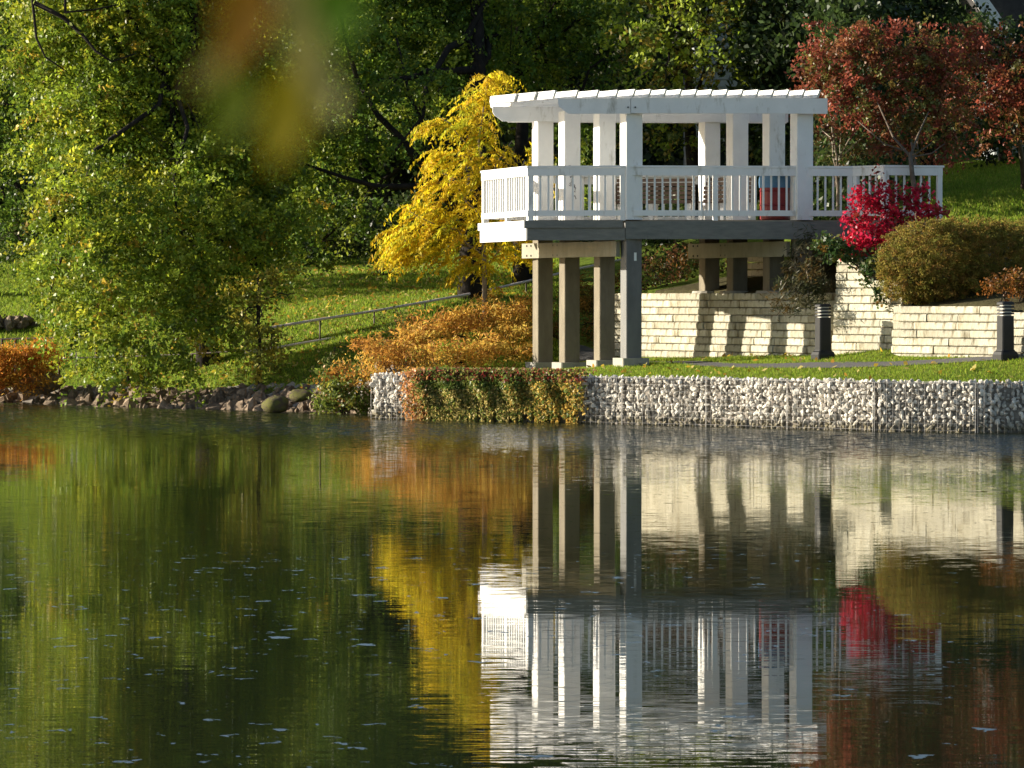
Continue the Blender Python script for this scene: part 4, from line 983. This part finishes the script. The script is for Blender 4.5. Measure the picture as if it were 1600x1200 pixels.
for p0, p1, r_ in [((757, 418), (812, 372), .024), ((757, 400), (640, 330), .026), ((757, 350), (690, 270), .024), ((757, 360), (820, 250), .02), ((752, 270), (690, 185), .018), ((756, 390), (620, 390), .022), ((755, 300), (800, 220), .016)]:
    limb_mesh(P(*p0, Yy) - base, P(*p1, Yy + rng.normal() * 0.4) - base, r_, 0.008, 0.08).build('limb', M_BARK_PALE, yt, smooth=True)
spots, dirs = [], []
for c, r in yb:
    k = int(24 + r[0] * r[2] * 135)
    d = unit(rng.normal(size=(k, 3))); q = np.array(c) + d * (rng.random(k) ** 0.4)[:, None] * np.array([r[0], 0.75, r[2]])
    for p, dd in zip(q, d):
        out = np.array([p[0] - PX(757, Yy), (p[1] - Yy) * 0.8, 0.0]); o_ = unit(out + rng.normal(size=3) * 0.35); spots.append(p); dirs.append((o_[0], o_[1] * 0.8, 0.25 + rng.normal() * 0.2))
frond_mesh('crown', spots, dirs, 0.56, 0.135, [(0.66, 0.52, 0.02), (0.58, 0.47, 0.02), (0.72, 0.56, 0.04), (0.56, 0.36, 0.02), (0.42, 0.42, 0.025)], yt, np.array(base))

# red and rust trees, right
RUST = [(0.203, 0.081, 0.032), (0.243, 0.061, 0.034), (0.162, 0.115, 0.027), (0.311, 0.081, 0.046), (0.135, 0.135, 0.030)]
blobs = [bl(1300, 80, 50, 40, 78.3), bl(1370, 70, 55, 38, 78), bl(1430, 100, 55, 45, 78), bl(1330, 130, 60, 40, 77.8), bl(1280, 110, 30, 40, 78.4), bl(1410, 160, 65, 40, 77.6), bl(1350, 190, 55, 30, 77.4), bl(1440, 220, 55, 30, 77.4), bl(1480, 170, 40, 40, 78), bl(1390, 225, 40, 20, 77.3), bl(1490, 110, 40, 40, 78.4), bl(1450, 60, 40, 30, 78.4), bl(1260, 145, 26, 26, 78.4), bl(1340, 50, 40, 24, 78.2), bl(1300, 165, 30, 28, 78), bl(1470, 250, 30, 14, 77.6)]
base = P(1437, 400, 74.2)
xl = [([P(1437, 400, 74.2), P(1432, 320, 74.2), P(1425, 275, 74.3), P(1422, 245, 74.6)], 0.055, 0.045), ([P(1422, 245, 74.7), P(1432, 215, 76.6), P(1450, 175, 77)], 0.03, 0.012), ([P(1422, 245, 74.7), P(1395, 215, 76.7), P(1370, 160, 77)], 0.03, 0.012),
      ([P(1422, 246, 74.7), P(1455, 240, 76.5), P(1475, 225, 76.7)], 0.018, 0.008), ([P(1410, 235, 76.5), P(1380, 225, 76.8), P(1340, 190, 77)], 0.02, 0.008)]
t, n_ = make_tree('rust_tree', 'rust red tree with a thin bare trunk rising in front of the deck railing', 'tree', base, P(1422, 238, 74.7), 0.055, blobs, RUST, [.3, .22, .2, .13, .15], (0.09, 0.056), 62, 0.17, 32, 2, spray=0.34, twigs=False, bark=M_BARK_BROWN, extra_limbs=xl, mat=M_LEAF); NLEAF += n_
blobs = [bl(1530, 80, 50, 40, 80.5), bl(1590, 110, 50, 40, 80), bl(1550, 160, 60, 35, 80), bl(1620, 170, 50, 50, 80), bl(1570, 215, 45, 20, 79.6), bl(1500, 60, 25, 25, 81), bl(1640, 90, 50, 50, 80)]
t, n_ = make_tree('rust_tree', 'rust red tree cut by the right edge of the photo, half in shade', 'tree', P(1600, 300, 83), P(1580, 120, 80.5), 0.07, blobs, RUST, [.36, .3, .12, .16, .06], (0.09, 0.056), 56, 0.17, 32, 2, spray=0.34, twigs=False, bark=M_BARK_BROWN); NLEAF += n_
blobs = [bl(1305, 250, 35, 20, 80), bl(1340, 235, 26, 30, 80.5), bl(1290, 210, 26, 30, 81), bl(1320, 190, 30, 20, 81)]
xl = [([P(1308, 250, 79.6), P(1300, 205, 79.6), P(1296, 165, 79.4)], 0.022, 0.014), ([P(1312, 245, 79.6), P(1325, 220, 79.5), P(1338, 205, 79.4)], 0.014, 0.01), ([P(1314, 246, 79.6), P(1335, 225, 79.5), P(1352, 212, 79.4)], 0.012, 0.009)]
t, n_ = make_tree('young_tree', 'thin multi-stemmed shrub tree behind the deck at the right end of the pergola', 'tree', P(1310, 330, 80), P(1306, 240, 79.6), 0.04, blobs, [(0.07, 0.075, 0.018), (0.10, 0.06, 0.02)], None, (0.09, 0.055), 26, 0.18, 20, 3, bark=M_BARK_PALE, extra_limbs=xl); NLEAF += n_

# shrubs
def shrub(name, label, cat, base, blobs, cols, leaf, density, clump_r, leaves, mat=None, weights=None, jitter=0.2, axis=None, axis_w=0.0, group=None, flat=0.8, shell=0.25, stems=5, ragged=0.135):
    global NLEAF
    base = Vector(base); t = thing(name, label, cat, base, 0, group)
    for k in range(stems):
        c, r = blobs[k % len(blobs)]
        limb_mesh(Vector((rng.normal() * 0.08, rng.normal() * 0.05, -0.1)), Vector(c) - base + Vector(rng.normal(size=3)) * 0.1, 0.018, 0.006, 0.05).build('stem', M_BARK, t)
    C, idx, m_ = crown_points(blobs, density, clump_r, leaves, flat, shell, 0.0, ragged)
    tint = np.clip(palette(m_, cols, weights, jitter)[idx] * (1 + rng.normal(0, 0.16, (len(idx), 1))), 0.003, 0.9)
    ax = None if axis is None else np.tile(np.array(axis, float), (len(C), 1)) + rng.normal(0, 0.25, (len(C), 3))
    quads_mesh('foliage', leaf_quads(C - np.array(base), leaf[0], leaf[1], ax, axis_w), tint, mat or M_LEAF, t, 'stuff'); NLEAF += len(C)
    return t
shrub('burning_bush', 'bright crimson burning bush in front of the deck railing', 'bush', P(1385, 408, 73.8), [bl(1335, 345, 22, 20, 73.5), bl(1330, 390, 18, 14, 73.3), bl(1468, 332, 18, 9, 73.8), bl(1375, 300, 42, 20, 73.7), bl(1360, 330, 40, 24, 73.8), bl(1415, 330, 45, 22, 73.9), bl(1345, 375, 32, 22, 73.5), bl(1385, 365, 40, 26, 73.5), bl(1450, 335, 30, 12, 73.8), bl(1340, 392, 25, 10, 73.4), bl(1375, 395, 20, 12, 73.4), bl(1425, 302, 30, 16, 73.9)],
      [(0.52, 0.016, 0.045), (0.62, 0.025, 0.08), (0.38, 0.012, 0.035), (0.26, 0.04, 0.025)], (0.088, 0.052), 120, 0.085, 24, weights=[.38, .27, .22, .13], ragged=0.32, stems=14, shell=0.4)
shrub('clipped_hedge', 'large rounded clipped hedge of olive bronze twigs above the low block wall', 'hedge', P(1480, 474, 72.0), [bl(1455, 410, 82, 66, 72.1, 0.75), bl(1510, 405, 96, 63, 72.3, 0.8), bl(1580, 408, 90, 66, 72.5, 0.85), bl(1415, 428, 46, 44, 71.95, 0.45), bl(1490, 440, 100, 34, 71.9, 0.6)],
      [(0.22, 0.185, 0.038), (0.26, 0.20, 0.042), (0.27, 0.165, 0.042), (0.18, 0.18, 0.034)], (0.05, 0.02), 520, 0.035, 17, M_LEAF_SOFT, shell=0.07, jitter=0.22, ragged=0.085)
shrub('rust_shrub', 'small orange-brown shrub at the right edge behind the black bollard', 'bush', P(1575, 476, 70.5), [bl(1570, 448, 36, 22, 70.4), bl(1600, 445, 30, 26, 70.5), bl(1630, 450, 30, 24, 70.3)], [(0.20, 0.085, 0.02), (0.26, 0.10, 0.02), (0.15, 0.10, 0.02)], (0.065, 0.04), 220, 0.075, 24)
shrub('ivy', 'glossy ivy spilling over the top of the tallest block wall', 'ivy', P(1345, 415, 73.0), [bl(1320, 395, 40, 14, 72.9, 0.3), bl(1365, 412, 18, 22, 72.4, 0.18), bl(1355, 440, 12, 24, 72.46, 0.05), bl(1372, 465, 6, 12, 72.24, 0.03), bl(1295, 380, 25, 14, 73.0, 0.3), bl(1385, 420, 14, 16, 72.5, 0.1)],
      [(0.035, 0.07, 0.018), (0.05, 0.085, 0.02), (0.09, 0.10, 0.02), (0.2, 0.11, 0.02)], (0.085, 0.06), 260, 0.07, 18, weights=[.4, .35, .2, .05])
shrub('juniper', 'dark feathery juniper arching over the wall beside the left black bollard', 'bush', P(1262, 440, 74.3), [bl(1250, 420, 34, 24, 74.2), bl(1235, 455, 32, 18, 73.8), bl(1265, 445, 26, 34, 73.7), bl(1225, 475, 26, 12, 73.6), bl(1262, 480, 26, 14, 73.3, 0.15), bl(1275, 395, 24, 22, 74.0), bl(1255, 370, 18, 14, 74.6)],
      [(0.045, 0.055, 0.022), (0.06, 0.07, 0.03), (0.09, 0.085, 0.04), (0.10, 0.065, 0.02)], (0.14, 0.022), 190, 0.09, 28, axis=(-0.55, -0.3, -0.5), axis_w=0.6)
shrub('shrub', 'mixed rusty and green shrub on the bank under the middle of the deck', 'bush', P(1050, 455, 82.5), [bl(1010, 405, 34, 18, 85), bl(1060, 395, 40, 18, 85.5), bl(1030, 425, 50, 22, 83), bl(1075, 410, 34, 24, 83.5), bl(1020, 448, 40, 10, 82.2), bl(1130, 430, 26, 26, 82), bl(1080, 440, 40, 12, 82)], [(0.06, 0.085, 0.02), (0.13, 0.06, 0.025), (0.10, 0.09, 0.02), (0.16, 0.075, 0.02)], (0.085, 0.05), 110, 0.12, 22)
shrub('shrub', 'dark shrub low on the hill above the lit grass left of the yellow tree', 'bush', P(590, 425, 96), [bl(585, 410, 40, 16, 96), bl(620, 405, 30, 16, 96.5), bl(680, 400, 40, 18, 97)], DARKG, (0.10, 0.06), 20, 0.16, 20)
for px, py, Y, rx, ry, lab in [(450, 395, 100, 50, 45, 'dark bush at the top of the lit slope, right of the leaning tree'), (530, 370, 102, 55, 50, 'dark bush at the top of the slope, left of the yellow tree'),
                               (640, 365, 103, 60, 55, 'dark bush behind the yellow tree at the top of the slope'), (760, 370, 103, 60, 55, 'dark bush behind the thick dark trunk'), (880, 370, 101, 60, 50, 'dark bush on the hill seen under the deck'),
                               (1000, 360, 99, 60, 48, 'dark bush on the hill behind the tall grey post'), (1110, 340, 98, 60, 60, 'dark bush behind the posts on the block wall'), (70, 330, 107, 60, 50, 'dark bush above the lit slope near the left edge'),
                               (180, 330, 107, 60, 55, 'dark bush above the slope behind the leaning tree'), (300, 340, 106, 65, 60, 'dark bush in the gap behind the leaning tree trunk'), (-30, 325, 108, 60, 50, 'dark bush at the left edge above the slope'), (1545, 215, 94, 40, 34, 'dark bush on the hill below the white gabled house')]:
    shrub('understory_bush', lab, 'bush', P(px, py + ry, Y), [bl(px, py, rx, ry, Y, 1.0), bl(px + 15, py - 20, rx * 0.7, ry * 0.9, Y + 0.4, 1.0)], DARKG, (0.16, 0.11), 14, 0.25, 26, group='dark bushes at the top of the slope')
shrub('shrub', 'green and rust shrub at the water where the rock bank meets the stone wall', 'bush', P(535, 640, 78.2), [bl(520, 615, 34, 26, 78.2), bl(555, 600, 34, 26, 78.3), bl(545, 630, 36, 16, 77.9), bl(510, 590, 24, 22, 78.8), bl(565, 625, 18, 24, 77.9), bl(500, 632, 18, 12, 78)], [(0.14, 0.18, 0.03), (0.20, 0.20, 0.03), (0.10, 0.14, 0.025), (0.42, 0.20, 0.035)], (0.088, 0.05), 150, 0.10, 24, weights=[.35, .25, .25, .15])
shrub('shrub', 'grey-green loose shrub growing through the handrail on the slope', 'bush', P(610, 520, 84.5), [bl(600, 510, 36, 18, 84.5), bl(560, 545, 30, 18, 83), bl(620, 490, 28, 12, 85.2), bl(520, 570, 24, 14, 81)], [(0.15, 0.20, 0.05), (0.18, 0.21, 0.06), (0.20, 0.19, 0.06)], (0.07, 0.03), 40, 0.12, 22)
# feathery orange plants on the bank: five clumps
ORG = [(0.50, 0.26, 0.05), (0.56, 0.35, 0.065), (0.42, 0.20, 0.045), (0.60, 0.44, 0.09), (0.32, 0.15, 0.035)]
def feathery(label, base, blobs, cols, weights=None):
    shrub('feathery_bush', label, 'bush', base, blobs, cols, (0.10, 0.03), 190, 0.11, 28, M_LEAF_SOFT, weights, 0.2, (0.45, -0.2, 0.5), 0.45, 'feathery orange bushes on the bank', 0.7)
feathery('feathery orange bush hanging over the left end of the stone wall', P(610, 575, 77.6), [bl(600, 555, 40, 22, 77.6), bl(640, 560, 40, 20, 77.4), bl(580, 580, 24, 14, 77.4), bl(620, 585, 34, 10, 76.6)], ORG, [.35, .2, .25, .1, .1])
feathery('feathery orange bush at the foot of the thick dark trunk', P(715, 520, 80.5), [bl(700, 505, 50, 22, 80.5), bl(745, 498, 40, 20, 81), bl(665, 525, 40, 20, 80), bl(640, 535, 30, 18, 79.6)], ORG, [.35, .3, .15, .1, .1])
feathery('thin rusty feathery plants running down the slope below the handrail', P(560, 590, 79), [bl(575, 545, 30, 18, 79.5), bl(545, 575, 26, 18, 79), bl(610, 535, 30, 16, 80), bl(520, 600, 22, 16, 78.8), bl(650, 505, 30, 16, 81.5)], ORG + [(0.2, 0.2, 0.05)], [.25, .1, .25, .05, .2, .15])
feathery('golden feathery bush spreading under the yellow tree, right of its trunk', P(795, 520, 81), [bl(790, 500, 40, 26, 81), bl(825, 490, 26, 26, 81.5), bl(800, 535, 40, 24, 80), bl(770, 470, 26, 14, 82.5), bl(815, 555, 24, 14, 79.5)], ORG, [.2, .35, .1, .3, .05])
feathery('golden orange feathery bush between the creeper and the grass', P(720, 560, 78.6), [bl(690, 555, 46, 22, 78.4), bl(740, 555, 40, 22, 78.6), bl(770, 545, 36, 18, 79), bl(700, 575, 40, 12, 77.4)], ORG, [.25, .3, .15, .25, .05])
feathery('rusty feathery plants between the bridge posts and the block wall', P(940, 500, 83.5), [bl(930, 490, 24, 40, 84), bl(905, 460, 26, 30, 85), bl(960, 470, 20, 50, 84), bl(880, 520, 20, 24, 83.5), bl(950, 530, 14, 20, 82.6)], [(0.22, 0.11, 0.025), (0.16, 0.10, 0.025), (0.26, 0.15, 0.03), (0.10, 0.10, 0.02)])
feathery('bright orange feathery bush at the left edge above the rocks', P(30, 605, 86.8), [bl(20, 570, 40, 36, 86.5), bl(65, 555, 30, 26, 86.8), bl(-20, 575, 40, 40, 86.5), bl(40, 595, 40, 18, 86.2), bl(70, 585, 18, 16, 86.4)], [(0.58, 0.29, 0.04), (0.52, 0.22, 0.035), (0.62, 0.36, 0.05), (0.40, 0.15, 0.03)])
# creeper on the gabions
crp = thing('creeper', 'creeper with green, red and yellow leaves hanging over the stone baskets', 'creeper', (0, 73, 0.9))
pts_, col_ = [], []
gabpx = np.array([along(GAB, s) for s in np.linspace(0, 14, 1400)]); gpx = CX + gabpx[:, 0] / gabpx[:, 1] * F
hang_n = np.convolve(rng.random(340), np.hanning(9) / np.hanning(9).sum(), 'same')
def crp_edge(px): return 0 if px < 630 else min(1.0, (px - 630) / 40) if px < 855 else max(0, 1 - (px - 855) / 70)
for _ in range(29000):
    px = rng.uniform(630, 922); e = crp_edge(px)
    if rng.random() > e: continue
    j = np.searchsorted(gpx, px); x, y = gabpx[min(j, 1399)]
    u = rng.random() ** 0.95; hang = 0.40 + 1.15 * hang_n[int(px - 600)] + (0.05 if px < 800 else -0.04); z = 0.96 - u * min(1.0, hang)
    d = 0.06 + (0.10 + 0.09 * math.sin(px * 0.13 + z * 5)) * math.sin(min(1, u * 1.3) * PI) * rng.random() + rng.uniform(0, 0.10)
    if rng.random() < 0.12: z, d = 0.91 + rng.uniform(0, 0.10), rng.uniform(-0.5, 0.1)
    nxn, nyn = -0.55, -0.83
    pts_.append((x + nxn * d, y + nyn * d, z))
    q2 = rng.random(); redz = (660 - px) / 30 if px < 690 else 0
    q = rng.random()
    if q2 < 0.8 - max(0, px - 645) / 45: c = (0.48, 0.24, 0.09)
    elif z > 0.77 and q < 0.45: c = (0.25, 0.045, 0.035) if rng.random() < .45 else (0.15, 0.075, 0.03)
    elif px > 800 and q < 0.15 + 0.6 * (px - 800) / 120: c = (0.46, 0.32, 0.08)
    elif u > 0.35 and q < 0.55: c = (0.42, 0.34, 0.12)
    else: c = [(0.09, 0.14, 0.03), (0.13, 0.165, 0.035), (0.19, 0.20, 0.045)][rng.integers(3)]
    col_.append(1.25 * np.array(c) * (1 + rng.normal(0, 0.18)))
C = np.array(pts_) - np.array([0, 73, 0.9])
quads_mesh('foliage', leaf_quads(C, 0.066, 0.046, np.tile(np.array([0.25, -0.2, -0.8]), (len(C), 1)), 0.35), np.clip(np.array(col_), 0.003, 0.9), M_LEAF, crp, 'stuff')
for k in range(14):
    px = 650 + k * 18; j = np.searchsorted(gpx, px); x, y = gabpx[j]
    limb_mesh(Vector((x + 0.2, y + 0.35, 0.95)) - Vector((0, 73, .9)), Vector((x - 0.06 + rng.normal() * 0.15, y - 0.12, rng.uniform(0.1, 0.4))) - Vector((0, 73, .9)), 0.009, 0.004, 0.12).build('stem', M_BARK, crp)

# ------------------------------------------------------------------ grass blades, fallen leaves
def blades(name, n, region, keep, h, w, cols):
    X = rng.uniform(region[0], region[1], n); Yv = rng.uniform(region[2], region[3], n)
    k = keep(X, Yv); X, Yv = X[k], Yv[k]; Z = ground(X, Yv) - 0.01; n = len(X)
    th = rng.uniform(0, 2 * PI, n); hh = h * rng.uniform(0.5, 1.3, n); ww = w * rng.uniform(0.7, 1.3, n); ln = rng.normal(0, 0.35, (n, 2)) * hh[:, None]
    dx, dy = np.cos(th) * ww / 2, np.sin(th) * ww / 2
    V = np.stack([np.stack([X - dx, Yv - dy, Z], 1), np.stack([X + dx, Yv + dy, Z], 1), np.stack([X + ln[:, 0], Yv + ln[:, 1], Z + hh], 1)], 1)
    return quads_mesh(name, V, palette(n, cols, None, 0.2), M_LEAF_SOFT, None, 'stuff', 3)
GCOL = [(0.19, 0.30, 0.026), (0.25, 0.33, 0.030), (0.15, 0.24, 0.022), (0.29, 0.31, 0.05)]
pc = np.array(PATH_C)
def lawn_keep(X, Yv):
    d = poly_dist(X, Yv, SHORE_ALL); dw = poly_dist(X, Yv, WLINE)
    dp = np.abs(poly_dist(X, Yv, PATH_C[::-1]))
    return (d > 0.52) & (dw < 0.0) & (dp > 0.24)
blades('lawn_grass', 200000, (-2, 13, 64.5, 80.5), lawn_keep, 0.055, 0.016, GCOL)
def hill_keep(X, Yv):
    d = poly_dist(X, Yv, SHORE_ALL); px = CX + X / Yv * F
    return (d > 1.7) & (px > -40) & (px < 900) & (poly_dist(X, Yv, WLINE) < 0)
blades('slope_grass', 190000, (-14, 2, 80, 104), hill_keep, 0.075, 0.026, GCOL)
def up_keep(X, Yv):
    px = CX + X / Yv * F
    return (px > 1450) & (px < 1640)
blades('hill_grass', 60000, (7.5, 13.5, 78, 97), up_keep, 0.09, 0.03, GCOL)
n = 2200
X = rng.uniform(-9, 1, n); Yv = rng.uniform(82, 100, n); k = hill_keep(X, Yv); X, Yv = X[k], Yv[k]
C = np.stack([X, Yv, ground(X, Yv) + 0.05], 1)
Xl = rng.uniform(-1, 11, 700); Yl2 = rng.uniform(66, 80, 700); k = lawn_keep(Xl, Yl2); C = np.concatenate([C, np.stack([Xl[k], Yl2[k], ground(Xl[k], Yl2[k]) + 0.045], 1)])
quads_mesh('fallen_leaves', leaf_quads(C, 0.10, 0.075, up_bias=1.5), palette(len(C), [(0.45, 0.32, 0.04), (0.40, 0.22, 0.04), (0.5, 0.42, 0.15)]), M_LEAF_SOFT, None, 'stuff')

# ------------------------------------------------------------------ sprig of leaves hanging close to the lens
dS = 0.5
def S(px, py, d=dS): return P(px, py, d)
org = S(430, -160)
sp = thing('hanging_sprig', 'out-of-focus sprig of autumn leaves hanging close to the camera at the top', 'sprig', org)
MB().tube([Vector((0, 0, 0.03)), S(425, -120) - org, S(420, -60) - org, S(440, 0) - org], [0.0012, 0.0011, 0.0009, 0.0004], 6).build('twig', M_TWIG, sp)
def sprig_leaf(p0, p1, w, col, dd=0.0):
    a_, b_ = S(*p0, dS + dd) - org, S(*p1, dS + dd) - org; d = b_ - a_; sd = Vector((d.z, 0.25 * d.length, -d.x)).normalized(); up_ = d.cross(sd).normalized()
    wm = w * dS / F; vs, fs = [], []
    for i in range(7):
        u = i / 6; ww = wm * math.sin(PI * min(1, max(0.02, u ** 0.8))) / 2 + 0.00005; c = a_ + d * u + up_ * 0.0012 * math.sin(u * PI)
        vs += [c - sd * ww, c + up_ * 0.0004, c + sd * ww]
    for i in range(6): fs += [(i * 3, i * 3 + 1, i * 3 + 4, i * 3 + 3), (i * 3 + 1, i * 3 + 2, i * 3 + 5, i * 3 + 4)]
    o = MB().add(vs, fs).build('leaf', M_LEAF, sp); a = o.data.attributes.new('tint', 'FLOAT_COLOR', 'POINT')
    a.data.foreach_set('color', list((*col, 1.0)) * len(o.data.vertices)); return o
sprig_leaf((395, -50), (355, 115), 95, (0.30, 0.14, 0.005))
sprig_leaf((480, -70), (460, 125), 80, (0.30, 0.27, 0.06), 0.01)
sprig_leaf((530, -60), (522, 80), 85, (0.10, 0.20, 0.005), -0.01)
sprig_leaf((470, 60), (520, 195), 75, (0.34, 0.30, 0.09), 0.012)
sprig_leaf((455, 110), (425, 265), 85, (0.36, 0.28, 0.008))
sprig_leaf((375, 110), (345, 235), 65, (0.16, 0.20, 0.01), 0.01)
sprig_leaf((345, 80), (300, 150), 40, (0.20, 0.17, 0.03), -0.008)
print('leaves', NLEAF, 'objects', len(bpy.data.objects))
